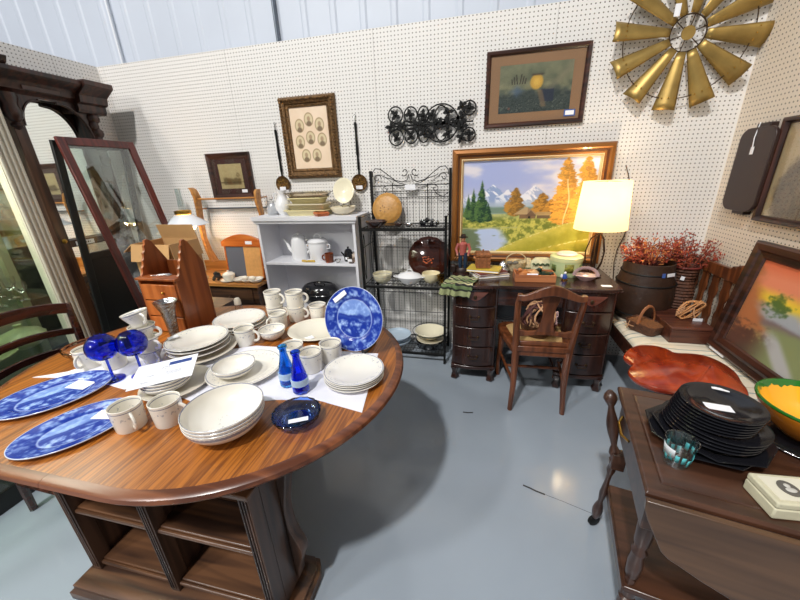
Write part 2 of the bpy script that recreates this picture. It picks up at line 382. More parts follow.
def make_mug(label, loc, rz, r=.045, h=.082, flare=.0, m=None, group=None, cat='mug', name='mug', taper=.92, hs=1.0, style=0):
    t = thing(name, label, cat, loc, rz, group); m = m or crockery('crockery_mug', .0735, .045, .062, vert=True)
    P = [(0, .003), (r*taper-.006, .003), (r*taper-.004, 0), (r*taper-.001, 0), (r*taper, .004), (r*(taper+.02), h*.3), (r*(taper+(1-taper)*.8), h*.8), (r+flare, h), (r+flare-.0015, h+.001), (r+flare-.0035, h-.001), (r*(taper+(1-taper)*.8)-.004, h*.8), (r*taper-.003, h*.25), (r*taper-.006, .007), (0, .006)]
    MB().lathe(P, 36).build('cup', m, t)
    z0, z1 = h*.80, h*.22; pts = []
    for i in range(13):
        a = pi/2-pi*i/12; pts.append((r*.94+.026*hs*cos(a)**.75 if cos(a) > 1e-6 else r*.94, 0, (z0+z1)/2+(z0-z1)/2*sin(a)))
    MB().tube(pts, [.0045]*13, 8, flat=1.4).build('handle', m, t); return t
def make_plate(label, loc, r, m, name='plate', cat='plate', group=None, h=.018, oval=1, rz=0, sub=None, rot=None):
    t = MB().lathe(plate_prof(r, h), 56, sy=oval).build(name, m, ang=50); t.location = loc; t.rotation_euler = rot or (0, 0, rz); return tag(t, label, cat, group)
def make_bowl(label, loc, r, h, m, name='bowl', cat='bowl', group=None, foot=.42, oval=1, rz=0, wave=0, waves=0, th=.004):
    t = MB().lathe(bowl_prof(r, h, th, foot), 56, sy=oval, wave=wave, waves=waves).build(name, m, ang=50); t.location = loc; t.rotation_euler = (0, 0, rz); return tag(t, label, cat, group)
def cp(o, loc, label, rz=None, scale=None, rot=None):
    c = dup(o, loc, rz, label, rot, scale); return c
def price(parent, loc, rz=0, size=(.045, .028), rot=None, label='white price tag'):
    o = MB().box((0, 0, 0), (size[0], size[1], .0008)).box((0, size[1]*.08, .0006), (size[0]*.7, .0018, .0004)).build('price_tag', tagm, parent)
    o.location = loc; o.rotation_euler = rot or (0, 0, rz); return part_label(o, label)
dinner = crockery('crockery_dinner', .121, .092, .116)
salad = crockery('crockery_salad', .106, .082, .102)
cmug = crockery('crockery_mug', .0735, .045, .062, vert=True)
# ---- white cloths under the dishes
def cloth(label, outl, z=LAY, th=.0018, wob=.0016):
    mb = MB(); me = outl; c = sum((Vector((a, b)) for a, b in outl), Vector((0, 0)))/len(outl)
    n = 14; rs = []
    for k in range(n+1):
        f = 1-k/n; rr = []
        for i, (a, b) in enumerate(outl):
            x, y = c.x+(a-c.x)*f, c.y+(b-c.y)*f
            rr.append((x, y, z+th+wob*.5*(1+sin(x*31+y*17)*sin(y*29-x*11))*(.2+.8*min(1, k/3))))
        rs.append(rr)
    bot = [(a, b, z) for a, b in outl]
    mb.rings([bot]+rs); o = mb.build('table_cloth', clothm); return tag(o, label, 'cloth')
def dense(pts, n=6):
    out = []
    for i, p in enumerate(pts):
        q = pts[(i+1) % len(pts)]
        for k in range(n): out.append((p[0]+(q[0]-p[0])*k/n, p[1]+(q[1]-p[1])*k/n))
    return out
cloth('white cloth under the mugs and goblets at the left end of the table', dense([(-1.74, .80), (-1.64, .86), (-1.56, 1.02), (-1.40, 1.10), (-1.24, 1.02), (-1.20, .86), (-1.27, .80), (-1.42, .82), (-1.55, .83)], 4))
cloth('white cloth under the blue bottles at the right end of the table', dense([(-1.17, .95), (-1.12, 1.12), (-.98, 1.19), (-.72, 1.20), (-.40, 1.21), (-.345, .835), (-.52, .87), (-.66, .845), (-.80, .80), (-.94, .78), (-1.10, .82)], 4))
# ---- blue transferware
def blue_fn(rx, ry, kind):
    def f(x, y):
        q = np.sqrt((x/rx)**2+(y/ry)**2); a = np.arctan2(y/ry, x/rx)
        n = fbm(x*38+5, y*38+9); n2 = fbm(x*90+2, y*90+1, 3)
        c = mixc([.10, .20, .58], [.66, .76, .93], ss(.44, .74, n*.6+n2*.4))
        c = mixc(c, [.62, .72, .90], .55*ss(.25, .0, np.abs(np.mod(a*6/pi+n, 1)-.5))*ss(.66, .72, q)*ss(.93, .9, q))
        c = mixc(c, [.12, .22, .60], .7*ss(.035, .0, np.abs(q-.64)))
        c = mixc(c, [.74, .80, .92], .8*ss(.02, .0, np.abs(q-.60)))
        # a view in the middle: sky, far trees, water
        sky = ss(.0, .25, y/ry+.15*n)*(q < .58)
        c = mixc(c, [.62, .74, .93], .65*sky)
        c = mixc(c, [.08, .16, .52], .75*(q < .55)*ss(.10, .0, np.abs(y/ry-.06+.25*(n-.5))))
        c = mixc(c, [.90, .93, .97], .9*(q > .985)); c = mixc(c, [.14, .24, .62], (q > .93)*(q < .985)*(np.mod(a*36/pi, 1) < .5)*.8)
        return c
    return f
def transfer_platter(name, label, rx, ry, loc, rz, rot=None, nr=46, na=150, deep=.016, cat='platter', kind=0):
    prof = [(0, .004), (.62, .004), (.70, deep*.6), (.97, deep), (1.0, deep+.001)]
    rr = np.concatenate([np.linspace(0.001, .62, 26), np.linspace(.64, 1.0, 20)]); zz = np.interp(rr, [p[0] for p in prof], [p[1] for p in prof])
    P = []; F = []
    for r_, z_ in zip(rr, zz):
        for i in range(na): a = 2*pi*i/na; P.append((r_*rx*cos(a), r_*ry*sin(a), z_))
    n = len(rr); top = len(P)
    for r_, z_ in ((1.0, deep-.003), (.7, deep*.6-.004), (.6, 0), (.001, 0)):
        for i in range(na): a = 2*pi*i/na; P.append((r_*rx*cos(a), r_*ry*sin(a), max(z_, 0)))
    for j in range(n+3):
        for i in range(na): k = (i+1) % na; F.append((j*na+i, j*na+k, (j+1)*na+k, (j+1)*na+i))
    F.append(tuple(range((n+3)*na, (n+4)*na))[::-1])
    me = bpy.data.meshes.new(name); me.from_pydata(P, [], F); me.materials.append(paintmat(.16)); me.polygons.foreach_set('use_smooth', [True]*len(F))
    o = bpy.data.objects.new(name, me); COL.objects.link(o); A = np.array(P); c = blue_fn(rx, ry, kind)(A[:, 0], A[:, 1]); c[top:] = [.88, .90, .95]; colour(o, srgb(c))
    o.location = loc; o.rotation_euler = rot or (0, 0, rz); return tag(o, label, cat)
p = transfer_platter('platter', 'oval blue and white platter, the rear one at the left table edge', .172, .128, (-1.495, .722, LAY), R(52))
price(p, (.07, .02, .0055), R(-50), (.085, .05), label='white card lying in the platter')
p = transfer_platter('platter', 'oval blue and white platter in front, nearest the round table edge', .155, .112, (-1.21, .60, LAY), R(58))
price(p, (.075, .015, .0055), R(-48), (.075, .05), label='white card lying in the platter')
t = thing('standing_plate', 'round blue and white plate standing upright on the table', 'plate', (-.505, 1.24, LAY), R(-8))
pp = transfer_platter('plate_body', 'x', .138, .138, (0, 0, .145), 0, rot=(R(74), 0, R(0)), cat='x')
del pp['label'], pp['category']; pp.parent = t
price(pp, (-.068, .090, .017), R(40), (.07, .02))
t2 = thing('plate_stand', 'black easel stand holding up the blue plate', 'stand', (-.505, 1.24, LAY), R(-8)); standm = mat('black_plastic', (.01, .01, .012), .3)
for sx in (-1, 1):
    mb = MB(); mb.tube([(sx*.055, -.052, .012), (sx*.055, -.034, .008), (sx*.055, -.01, .006), (sx*.055, .07, .006)], .006)
    mb.tube([(sx*.055, -.052, .012), (sx*.055, -.054, .030)], .006); mb.tube([(sx*.055, .066, .006), (sx*.035, .048, .075), (sx*.03, .052, .11)], .005); mb.build('leg', standm, t2)
MB().tube([(-.04, .056, .06), (.04, .056, .06)], .004).build('crossbar', standm, t2)

# ---- mugs
mug0 = make_mug('cream mug beside the front blue platter, handle towards the bowls', on(-1.05, .645), R(-25))
mugs = [(-.945, .688, R(10), 'cream mug with floral band between the plain mug and the stacked serving bowls'),
        (-1.585, .915, R(-70), 'cream mug standing behind the rear blue platter'),
        (-1.470, .930, R(200), 'cream mug partly hidden behind the blue goblets'),
        (-1.04, 1.205, R(5), 'cream mug between the far plate stack and the small floral bowl'),
        (-.725, 1.085, R(160), 'cream mug behind the left blue bottle, handle to the left'),
        (-.625, 1.045, R(60), 'cream mug right behind the blue bottles'),
        (-.575, 1.125, R(80), 'cream mug at the lower left of the standing blue plate'),
        (-.985, 1.395, R(250), 'cream mug with floral band just behind the small floral bowl'),
        (-1.06, 1.49, R(10), 'lower left mug of the group at the back table edge'),
        (-.94, 1.50, R(0), 'cream mug in the middle of the group at the back edge'),
        (-.83, 1.53, R(170), 'cream mug nearest the standing blue plate in the back group')]
for x, y, rz, lab in mugs: cp(mug0, (x, y, LAY if y < .8 else CLT+.002 if (y < 1.2 and x > -.95) or (x < -1.3 and y < 1.1) else LAY), lab, rz)
cp(mug0, (-1.06, 1.49, LAY+.0795), 'upper left mug stacked on another at the back table edge', R(-5))
cp(mug0, (-.94, 1.50, LAY+.0795), 'cream mug stacked on top in the middle of the back group', R(20))
# mug tower left of the silver vase
cup0 = make_mug('bottom cream cup of the leaning cup stack beside the silver vase', (-1.345, .99, CLT+.002), R(-20), r=.049, h=.062, taper=.6, cat='cup', name='tea_cup', m=crockery('crockery_cup', .056, .034, .048, vert=True))
cp(cup0, (-1.348, .993, CLT+.054), 'second cup up in the leaning cup stack beside the silver vase', R(-5))
cp(cup0, (-1.353, .996, CLT+.106), 'third cup up in the leaning cup stack beside the silver vase', R(15))
cp(cup0, (-1.362, 1.000, CLT+.163), 'tilted top cup of the leaning cup stack beside the silver vase', rot=(R(4), R(-12), R(-15)))
cp(mug0, (-1.455, 1.055, CLT+.002), 'cream mug behind the leaning cup stack', R(-30))
# ---- plates and bowls
def stack(n, x, y, z, make, step, labels, jit=.002):
    o = None
    for i in range(n):
        lab = labels[i]; loc = (x+random.uniform(-jit, jit), y+random.uniform(-jit, jit), z+i*step)
        o = make(lab, loc) if i == 0 else cp(o, loc, lab)
    return o
random.seed(4)
# stack left of centre: a large platter, a mid plate, dinner plates
make_plate('largest plate at the bottom of the stack behind the booklet', (-1.180, 1.09, CLT+.001), .145, mat('stoneware', rgb(222, 214, 198), .3, coat=.3), h=.022)
make_plate('middle plate of the stack behind the booklet', (-1.183, 1.088, CLT+.024), .126, dinner, h=.019)
o = make_plate('second plate from the top behind the booklet', (-1.186, 1.088, CLT+.045), .126, dinner, h=.019)
o = make_plate('floral rimmed top plate of the stack behind the booklet', (-1.188, 1.088, CLT+.058), .126, dinner, h=.019)
price(o, (-.105, -.02, .022), R(60), (.04, .03))
# plate with a cereal bowl
make_plate('wide floral plate with a small bowl in it, behind the serving bowls', (-.885, .985, CLT+.001), .142, crockery('crockery_wide', .136, .100, .130), h=.02)
make_bowl('small floral bowl sitting in the wide plate', (-.905, .955, CLT+.008), .078, .045, crockery('crockery_cereal', .0755, .012, .018))
# serving bowls
sb = crockery('crockery_serving', .1125, .018, .034)
sl = ['lowest of the three nested serving bowls at the table front', 'middle one of the nested serving bowls at the table front', 'top one of the nested serving bowls at the table front']
stack(3, -.727, .69, LAY, lambda l, loc: make_bowl(l, loc, .115, .068, sb, group=None, foot=.36), .0105, sl, .001)
# far stack of dinner plates
pl3 = ['bottom dinner plate of the stack near the far table edge', 'middle dinner plate of the stack near the far table edge', 'top dinner plate of the stack near the far table edge']
stack(3, -1.19, 1.368, LAY, lambda l, loc: make_plate(l, loc, .126, dinner, h=.019), .017, pl3, .006)
make_bowl('small deep floral bowl between two mugs near the far table edge', (-.945, 1.275, LAY), .062, .052, crockery('crockery_vbowl', .047, .022, .040, vert=True), foot=.40)
t = make_plate('large plain cream oval platter behind the mugs', (-.762, 1.365, LAY), .140, mat('cream_platter', rgb(226, 220, 204), .25, coat=.4), name='platter', cat='platter', oval=.92, h=.02)
price(t, (-.0, -.085, .012), R(50), (.05, .03))
make_bowl('little cream egg cup bowl on the large plain platter', (-.665, 1.375, LAY+.006), .036, .045, cmug, foot=.5)
make_bowl('small cream cup upside beside the standing blue plate', (-.665, 1.375, LAY+.052), .036, .045, cmug, foot=.5)['label'] = 'small cream cup stacked on another beside the blue plate'
# right stack of salad plates
pr = ['bottom plate of the stack at the right end of the table', 'second plate of the stack at the right end of the table', 'third plate of the stack at the right end of the table', 'floral rimmed top plate at the right end of the table']
stack(4, -.435, 1.015, CLT+.001, lambda l, loc: make_plate(l, loc, .112, crockery('crockery_right', .108, .082, .103), h=.016), .0085, pr, .0015)
# small stack with the booklet
sp_ = mat('stoneware_plain', rgb(214, 206, 190), .3, coat=.3)
make_plate('wide plain plate at the bottom of the stack under the booklet', (-1.085, .855, CLT+.001), .118, sp_, h=.016)
for i, l in enumerate(['lowest small bowl under the booklet', 'middle small bowl under the booklet', 'top small bowl under the booklet']):
    make_bowl(l, (-1.098+.002*i, .835, CLT+.010+i*.012), .083, .032, crockery('crockery_small', .080, .01, .014), foot=.5)
bk = thing('booklet', 'white pattern booklet with a blue band lying on the small bowls', 'booklet', (-1.10, .838, CLT+.0715), R(34), rot=(R(3), R(-3), R(34)))
MB().box((0, 0, .001), (.20, .155, .002)).build('pages', paper, bk)
o = MB().box((.045, .045, .0024), (.075, .022, .0008)).build('blue_band', mat('print_blue', rgb(32, 62, 132), .6), bk)
ink = mat('grey_ink', rgb(120, 124, 140), .7); mb = MB()
for k, (xx, yy, w) in enumerate([(-.045, -.012, .03), (-.04, -.018, .022), (.03, -.01, .05), (.03, -.018, .06), (.035, -.026, .045), (-.055, -.05, .03), (-.05, -.056, .02), (.0, .03, .02)]): mb.box((xx, yy, .0022), (w, .002, .0005))
mb.tube([(.0+.014*cos(a), .022+.007*sin(a), .0022) for a in [i*pi/8 for i in range(16)]], .0008, 4, closed=True); mb.build('printed_text', ink, bk)
# ---- blue glass
cob = glass('cobalt_glass', (.05, .10, .80), .02); teal = glass('blue_bottle_glass', (.06, .36, .92), .02)
gob = thing('goblet', 'cobalt blue stemmed goblet, left of the pair', 'goblet', (-1.375, .845, CLT+.002))
P = [(0, .0), (.034, 0), (.034, .002), (.008, .006), (.0045, .014), (.004, .06), (.0045, .078), (.010, .084)]
for i in range(1, 11): a = pi*.78*i/10; P.append((.045*sin(a)+.006*(1-i/10), .128-.044*cos(a)*1.05))
Q = [(r-.002 if r > .003 else 0, z+.0018) for r, z in P if z > .09][::-1]
MB().lathe(P[:8], 24).build('stem', cob, gob); MB().lathe(P[7:]+Q+[(0, .0885)], 32).build('cup', cob, gob)
gob.scale = (1.1, 1.1, 1.12)
cp(gob, (-1.29, .894, CLT+.002), 'cobalt blue stemmed goblet, right of the pair')
def bottle(label, loc, m, rz):
    t = thing('bottle', label, 'bottle', loc, rz)
    P = [(0, .003), (.017, 0), (.0215, .004), (.022, .03), (.0195, .055), (.013, .085), (.0095, .105), (.0095, .118), (.0125, .124), (.0125, .128), (.010, .130), (.0075, .124), (.0075, .105), (.011, .085), (.0175, .055), (.020, .03), (.0195, .008), (0, .008)]
    MB().lathe(P, 28).build('glass', m, t); t.scale = (1.35, 1.35, 1.24)
    MB().lathe([(.0224, .026), (.0224, .045)], 28).build('paper_label', mat('bottle_label', rgb(176, 200, 226), .5), t, solid=.0004); return t
bottle('tall blue glass bottle with a white band, left of the pair', (-.665, .935, CLT+.002), teal, 0)
bottle('darker blue glass bottle with a white band, right of the pair', (-.597, .905, CLT+.002), glass('deep_blue_glass', (.03, .12, .90), .02), 0)
ash = make_bowl('round ribbed cobalt glass dish in front of the blue bottles', (-.535, .765, LAY), .075, .034, glass('light_cobalt_glass', (.18, .36, 1.0), .02), name='glass_dish', cat='dish', foot=.62, wave=.02, waves=36, th=.005)
price(ash, (.01, -.012, .0125), R(28), (.06, .018))
# ---- silver vase and others
silver = mat('silver', rgb(176, 178, 180), .22, 1, var=.35, vs=60, bump=.5, bs=90)
v = tag(MB().lathe([(0, .002), (.026, 0), (.028, .004), (.022, .012), (.021, .03), (.025, .09), (.031, .15), (.049, .197), (.051, .20), (.047, .197), (.028, .15), (.022, .09), (.019, .03), (0, .012)], 36).build('silver_vase', silver), 'tarnished silver vase with a flared rim by the wooden bin', 'vase')
v.location = (-1.425, 1.19, LAY)
cg = glass('clear_glass', (.95, .95, .93), .03); amb = glass('smoky_glass', (.80, .72, .66), .05)
o = make_bowl('smoky pressed glass dish behind the cream mug at the left end', (-1.70, 1.0, LAY), .095, .05, amb, name='glass_dish', cat='dish', wave=.03, waves=18); 
sh = thing('salt_shaker', 'glass shaker with a cream cap at the far table edge', 'shaker', (-1.335, 1.545, LAY))
MB().lathe([(0, .001), (.021, 0), (.023, .006), (.019, .035), (.017, .05), (.015, .05), (.017, .035), (.02, .007), (0, .006)], 20).build('glass', cg, sh)
MB().lathe([(.0175, .05), (.019, .052), (.018, .075), (.012, .088), (0, .092)], 20).build('cap', mat('cream_cap', rgb(226, 218, 200), .4), sh)
# ================================================================== WOODEN BIN, BOX, DOORS (left rear)
bn = thing('letter_bin', 'stepped pine bin with scalloped sides and drawers standing on the table', 'bin', (-1.63, 1.255, LAY), R(0))
bw, bd, h0, h1 = .23, .185, .29, .46
def side_out():
    pts = [(0, 0), (bd, 0), (bd, .33), (bd-.02, .365), (bd-.045, .41), (bd-.065, .445), (bd-.085, h1), (bd-.10, h1-.005)]
    for i in range(5): yy = bd-.108-i*.014; zz = h1-.03-i*.034; pts += [(yy+.004, zz+.006), (yy-.004, zz), (yy-.004, zz-.014)]
    pts += [(.0, h0)]; return pts
for x in (0, bw-.012): MB().prism(side_out(), x, x+.012, lambda a, b, c: (c, a, b)).build('side_panel', binw, bn)
MB().b2((.012, bd-.012, 0), (bw-.012, bd, .335)).build('back_panel', binw, bn)
MB().b2((-.004, -.012, h0-.012), (bw+.004, .02, h0)).b2((.012, .02, h0-.012), (bw-.012, .06, h0)).build('shelf', binw, bn, bevel=.002)
for k in range(3):
    d = MB().b2((.014, -.006, .008+k*.085), (bw-.014, .012, .086+k*.085)).build('drawer', orangew, bn, bevel=.002)
    MB().ball((bw*.62, -.012, .047+k*.085), .006).build('knob', brass, d)
MB().b2((.012, .012, 0), (bw-.012, bd-.012, .01)).build('bottom', binw, bn)
sc_ = thing('silver_spoon', 'small silver spoon and tag on the ledge of the pine bin', 'spoon', (-1.52, 1.29, LAY+h0+.004), R(20))
mb = MB(); mb.tube([(-.045, 0, 0), (.02, 0, .002)], [.002, .0015], 6); mb.ball((.035, 0, .001), (.016, .010, .003)); mb.build('spoon', silver, sc_)
MB().box((0, .02, -.002), (.05, .02, .001)).build('price_tag', tagm, sc_)
# black panelled door and red-brown glazed door leaning against the carved mirror
def leaning_door(label, m, xt, xb, zt, y0, y1, rail_z, panel, w=.045, glassm=None):
    H = math.hypot(xt-xb, zt); a = math.atan2(xb-xt, zt)
    t = thing('glazed_door', label, 'door', (xb, y0, .001), rot=(0, -a, 0)); D = y1-y0; th = .022
    for n_, a_, b_ in (('stile', (-th, 0, 0), (0, w, H)), ('stile', (-th, D-w, 0), (0, D, H)), ('top_rail', (-th, w, H-w), (0, D-w, H)), ('bottom_rail', (-th, w, 0), (0, D-w, w*1.5)), ('middle_rail', (-th, w, rail_z), (0, D-w, rail_z+w))):
        MB().b2(a_, b_).build(n_, m, t, bevel=.003)
    MB().b2((-th/2-.002, w, rail_z+w), (-th/2, D-w, H-w)).build('glass_pane', glassm or pane('door_glass'), t)
    if panel: MB().b2((-th/2-.004, w, w*1.5), (-th/2, D-w, rail_z)).build('lower_panel', panel, t)
    else: MB().b2((-th/2-.002, w, w*1.5), (-th/2, D-w, rail_z)).build('lower_glass_pane', _m['door_glass'], t)
    return t
blk = mat('black_paint', (.014, .013, .013), .4)
bkb = mat('black_board', (.008, .008, .009), .6)
leaning_door('black framed half-glazed door standing between the red-brown door and the carved mirror', blk, -2.665, -2.885, 1.76, 1.80, 2.30, .98, bkb, w=.045)
leaning_door('red-brown wooden framed glass door leaning back beside the cardboard box', redwood, -2.62, -2.27, 1.78, 1.80, 2.32, .0, None, w=.05)
# cardboard box on a low chest
card = mat('cardboard', rgb(196, 152, 102), .8, var=.05, vs=5, bump=.1)
ch = thing('blanket_chest', 'dark low chest behind the table carrying the cardboard box', 'chest', (-2.12, 1.60, 0))
MB().b2((0, 0, .05), (.44, .32, .66)).build('body', dkwood, ch, bevel=.004); MB().b2((-.015, -.015, .66), (.455, .335, .69)).build('lid', dkwood, ch, bevel=.004)
for x in (.03, .41):
    for y in (.03, .31): MB().b2((x-.025, y-.025, 0), (x+.025, y+.025, .05)).build('leg', dkwood, ch)
bx = thing('cardboard_box', 'tall open cardboard box behind the pine bin', 'box', (-2.06, 1.615, .691), R(0))
BWd, BD, BH = .28, .22, .445
MB().b2((0, 0, 0), (BWd, .004, BH)).b2((0, BD-.004, 0), (BWd, BD, BH)).b2((0, .004, 0), (.004, BD-.004, BH)).b2((BWd-.004, .004, 0), (BWd, BD-.004, BH)).b2((.004, .004, 0), (BWd-.004, BD-.004, .004)).build('carton', card, bx)
def flap(vs): return MB().rings([vs[:2], vs[2:][::-1]], closed=False).build('flap', card, bx, solid=.004, smooth=False)
flap([(0, 0, BH), (BWd, 0, BH), (BWd, -.03, BH-.10), (0, -.03, BH-.10)])
flap([(0, BD, BH), (BWd, BD, BH), (BWd, BD-.02, BH+.09), (0, BD-.02, BH+.09)])
flap([(0, 0, BH), (0, BD, BH), (-.075, BD, BH-.05), (-.075, 0, BH-.05)])
flap([(BWd, 0, BH), (BWd, BD, BH), (BWd+.014, BD, BH-.10), (BWd+.014, 0, BH-.10)])
# ================================================================== CARVED MIRROR against the left wall
cm = thing('arched_mirror', 'tall carved dark wood mirror with an arched top against the left wall', 'mirror', (LX+.004, 0, 0))
def fx(p): return p   # local frame: x out of the wall, y along it, z up
ya, yb = 1.02, 2.56
crn = [(.02, 2.09), (.12, 2.09), (.14, 2.11), (.16, 2.12), (.17, 2.15), (.20, 2.175), (.25, 2.195), (.27, 2.21), (.27, 2.235), (.02, 2.235)]
MB().prism(crn, ya, yb, lambda a, b, c: (a, c, b)).build('cornice', dkwoodz, cm, bevel=.003)
MB().prism([(.02, 2.03), (.15, 2.03), (.165, 2.05), (.165, 2.09), (.20, 2.10), (.21, 2.15), (.26, 2.185), (.30, 2.21), (.30, 2.245), (.02, 2.245)], yb-.17, yb+.05, lambda a, b, c: (a, c, b)).build('cornice_block', dkwoodz, cm, bevel=.003)
MB().prism([(.02, 2.2355), (.24, 2.2355), (.26, 2.25), (.28, 2.285), (.02, 2.285)], ya, 1.96, lambda a, b, c: (a, c, b)).build('pediment', dkwoodz, cm, bevel=.003)
MB().b2((.158, 2.05, 2.125), (.175, 2.28, 2.15)).build('frieze_panel', wood('frieze_wood', rgb(70, 38, 24), rgb(98, 58, 38), 1, .35), cm)
# spandrels that make the arch
def arch(yl, yr, zt, runs, drops, n=16):
    mb = MB()
    for sgn, e0, run, drop in ((1, yl, runs[0], drops[0]), (-1, yr, runs[1], drops[1])):
        ez = zt-.018; pl_ = e0+sgn*(run+.025); ye = (yl+yr)/2
        out = [(e0-sgn*.0, zt), (ye, zt), (ye, ez), (pl_, ez), (pl_, ez-.014), (e0+sgn*run, ez-.016)]
        for i in range(1, n+1): a = pi/2*i/n; out.append((e0+sgn*run*(1-sin(a))+sgn*.004, ez-.016-drop*(1-cos(a))))
        out += [(e0, ez-.016-drop)]
        mb.prism(out, .10, .125, lambda a, b, c: (c, a, b)); mb.tube([(.128, y, z) for y, z in out[3:-1]], .007, 6)
    return mb
arch(2.012, 2.47, 2.10, (.11, .18), (.17, .25)).build('arch', dkwoodz, cm)
arch(1.25, 1.90, 2.10, (.18, .11), (.25, .17)).build('arch', dkwoodz, cm)
brw = wood('mirror_stile', rgb(58, 34, 22), rgb(98, 62, 40), 2, .4)
MB().b2((.03, 1.94, .0), (.13, 2.012, 2.09)).build('stile', brw, cm, bevel=.004)
pend = MB().lathe([(.0, 1.86), (.02, 1.87), (.035, 1.89), (.022, 1.91), (.05, 1.94), (.058, 1.98), (.045, 2.02), (.06, 2.06), (.06, 2.09)], 12, c=(.125, 1.965, 0)); pend.build('pendant', dkwoodz, cm)
MB().lathe([(.014, 1.085), (.019, 1.09), (.012, 1.10)], 12).build('x', brass) if False else None
MB().ball((.135, 1.975, 1.08), (.006, .018, .018)).build('rosette', brass, cm)
cs = MB(); cs.b2((.03, 2.44, .0), (.12, 2.54, 1.64)); cs.build('carved_stile', dkwoodz, cm, bevel=.004)
cv = MB()
for k, (z, r) in enumerate([(2.0, .050), (1.945, .040), (1.89, .048), (1.835, .036), (1.78, .044), (1.73, .034), (1.68, .038)]): cv.ball((.12, 2.50+.006*(-1)**k, z), (r*.9, r, .045), 12, 6)
cv.build('carving', dkwoodz, cm); MB().b2((.03, 2.46, 1.64), (.12, 2.54, 2.09)).build('carved_stile_top', dkwoodz, cm)
MB().b2((.05, 2.012, 1.02), (.11, 2.44, 1.075)).build('rail', brw, cm, bevel=.004)
MB().b2((.02, 1.1, .0), (.028, 2.54, 1.02)).build('lower_back', dkwoodz, cm)
MB().b2((.035, 1.1, .06), (.04, 2.5, 2.08)).build('mirror_glass', mirror, cm)
MB().b2((.03, 1.05, 0), (.14, 1.13, 2.02)).build('stile', brw, cm, bevel=.004)
o = MB().b2((.111, 2.06, 1.028), (.1125, 2.20, 1.062)).build('name_card', tagm, cm); part_label(o, 'white card with black lettering on the rail')
# short script-like word on the card
mb = MB(); y = 2.075
for k, w_ in enumerate([.006, .014, .008, .012, .012, .010, .016, .006]): mb.b2((.1126, y, 1.038), (.1131, y+w_*.6, 1.052)); y += w_+.002
mb.build('lettering', blk, cm)

# ================================================================== CHINA CABINET (white, fluted) at the left edge
cc = thing('china_cabinet', 'tall cream painted glass cabinet with fluted corner post at left edge', 'cabinet', (-2.20, 0, 0))
crm = mat('cream_paint', rgb(214, 208, 190), .45)
cx0, cy0, cy1, ctop = -.42, -.15, 1.325, 2.05
def fpost(y0, y1):
    mb = MB(); mb.b2((-.05, y0, 0), (0, y1, ctop)); n = 4
    for k in range(n): yy = y0+(y1-y0)*(k+.5)/n; mb.cyl((.001, yy, .05), (.001, yy, ctop-.03), .0075, seg=10)
    return mb
fpost(cy1-.085, cy1).build('fluted_post', crm, cc); fpost(cy0, cy0+.085).build('fluted_post', crm, cc)
MB().b2((cx0, cy0, 0), (cx0+.012, cy1, ctop)).build('back_panel', mat('cabinet_back', rgb(190, 192, 172), .35), cc)
MB().b2((cx0, cy0, 0), (0, cy1, .10)).build('cabinet_base', blk, cc, bevel=.003); MB().b2((cx0, cy0, ctop-.07), (.02, cy1+.02, ctop)).build('cabinet_top', crm, cc, bevel=.003)
MB().b2((cx0+.01, cy1-.04, .10), (cx0+.05, cy1-.002, ctop-.07)).build('rear_post', mat('pale_green', rgb(168, 172, 140), .4), cc)
shg = pane('shelf_glass', (.86, .94, .88), .12)
MB().b2((-.012, cy0+.085, .10), (-.009, cy1-.085, ctop-.07)).build('door_glass', pane('cabinet_glass', (.93, .96, .93), .07), cc)
MB().b2((cx0+.05, cy1-.006, .10), (-.05, cy1-.003, ctop-.07)).build('side_glass', _m['cabinet_glass'], cc)
for z in (.66, .94, 1.27): MB().b2((cx0+.013, cy0+.02, z-.007), (-.055, cy1-.008, z)).build('glass_shelf', shg, cc)
l = bpy.data.lights.new('cabinet_fill_light', 'AREA'); l.shape = 'RECTANGLE'; l.size = .25; l.size_y = 1.0; l.energy = 26; l.color = (1, .95, .85)  # added fill under the cabinet top to brighten the interior, no real fitting
lo = bpy.data.objects.new('cabinet_fill_light', l); COL.objects.link(lo); lo.location = (-2.42, .6, 1.97)
cry = glass('crystal', (.93, .97, .97), .01)
g0 = None
random.seed(9)
gp = []
for i in range(6):
    for j in range(3): gp.append((-2.27-.10*j+random.uniform(-.01, .01), .66+.10*i+random.uniform(-.01, .01)))
for k, (x, y) in enumerate(gp):
    lab = '%s crystal glass from the fluted post, %s row in the china cabinet' % (('sixth', 'fifth', 'fourth', 'third', 'second', 'first')[k//3], ('front', 'middle', 'back')[k % 3])
    if g0 is None:
        g0 = MB().lathe([(0, .001), (.026, 0), (.026, .003), (.006, .008), (.005, .045), (.022, .062), (.030, .085), (.031, .115), (.029, .115), (.027, .085), (.019, .065), (0, .055)], 12, wave=.03, waves=6).build('crystal_glass', cry); g0.location = (x, y, .941)
        tag(g0, lab, 'glass', 'crystal glasses in the china cabinet')
    else: dup(g0, (x, y, .941), 0, lab, scale=random.uniform(.8, 1.1))
pg = mat('pale_green_ware', rgb(196, 196, 156), .3, coat=.4)
o = tag(MB().lathe([(0, 0), (.09, 0), (.15, .03), (.15, .035), (.09, .01), (0, .01)], 36, sy=1.3).build('serving_dish', pg), 'pale green serving dish on the lower cabinet shelf', 'dish'); o.location = (-2.40, .90, .661)
o = thing('tureen', 'pale green lidded tureen on the lower cabinet shelf near the post', 'tureen', (-2.40, 1.14, .661)); MB().lathe(bowl_prof(.09, .07), 32, sy=1.1).build('bowl', pg, o); MB().lathe([(.088, .070), (.07, .095), (.02, .115), (.012, .12), (.018, .135), (0, .14)], 32, sy=1.1).build('lid', pg, o)
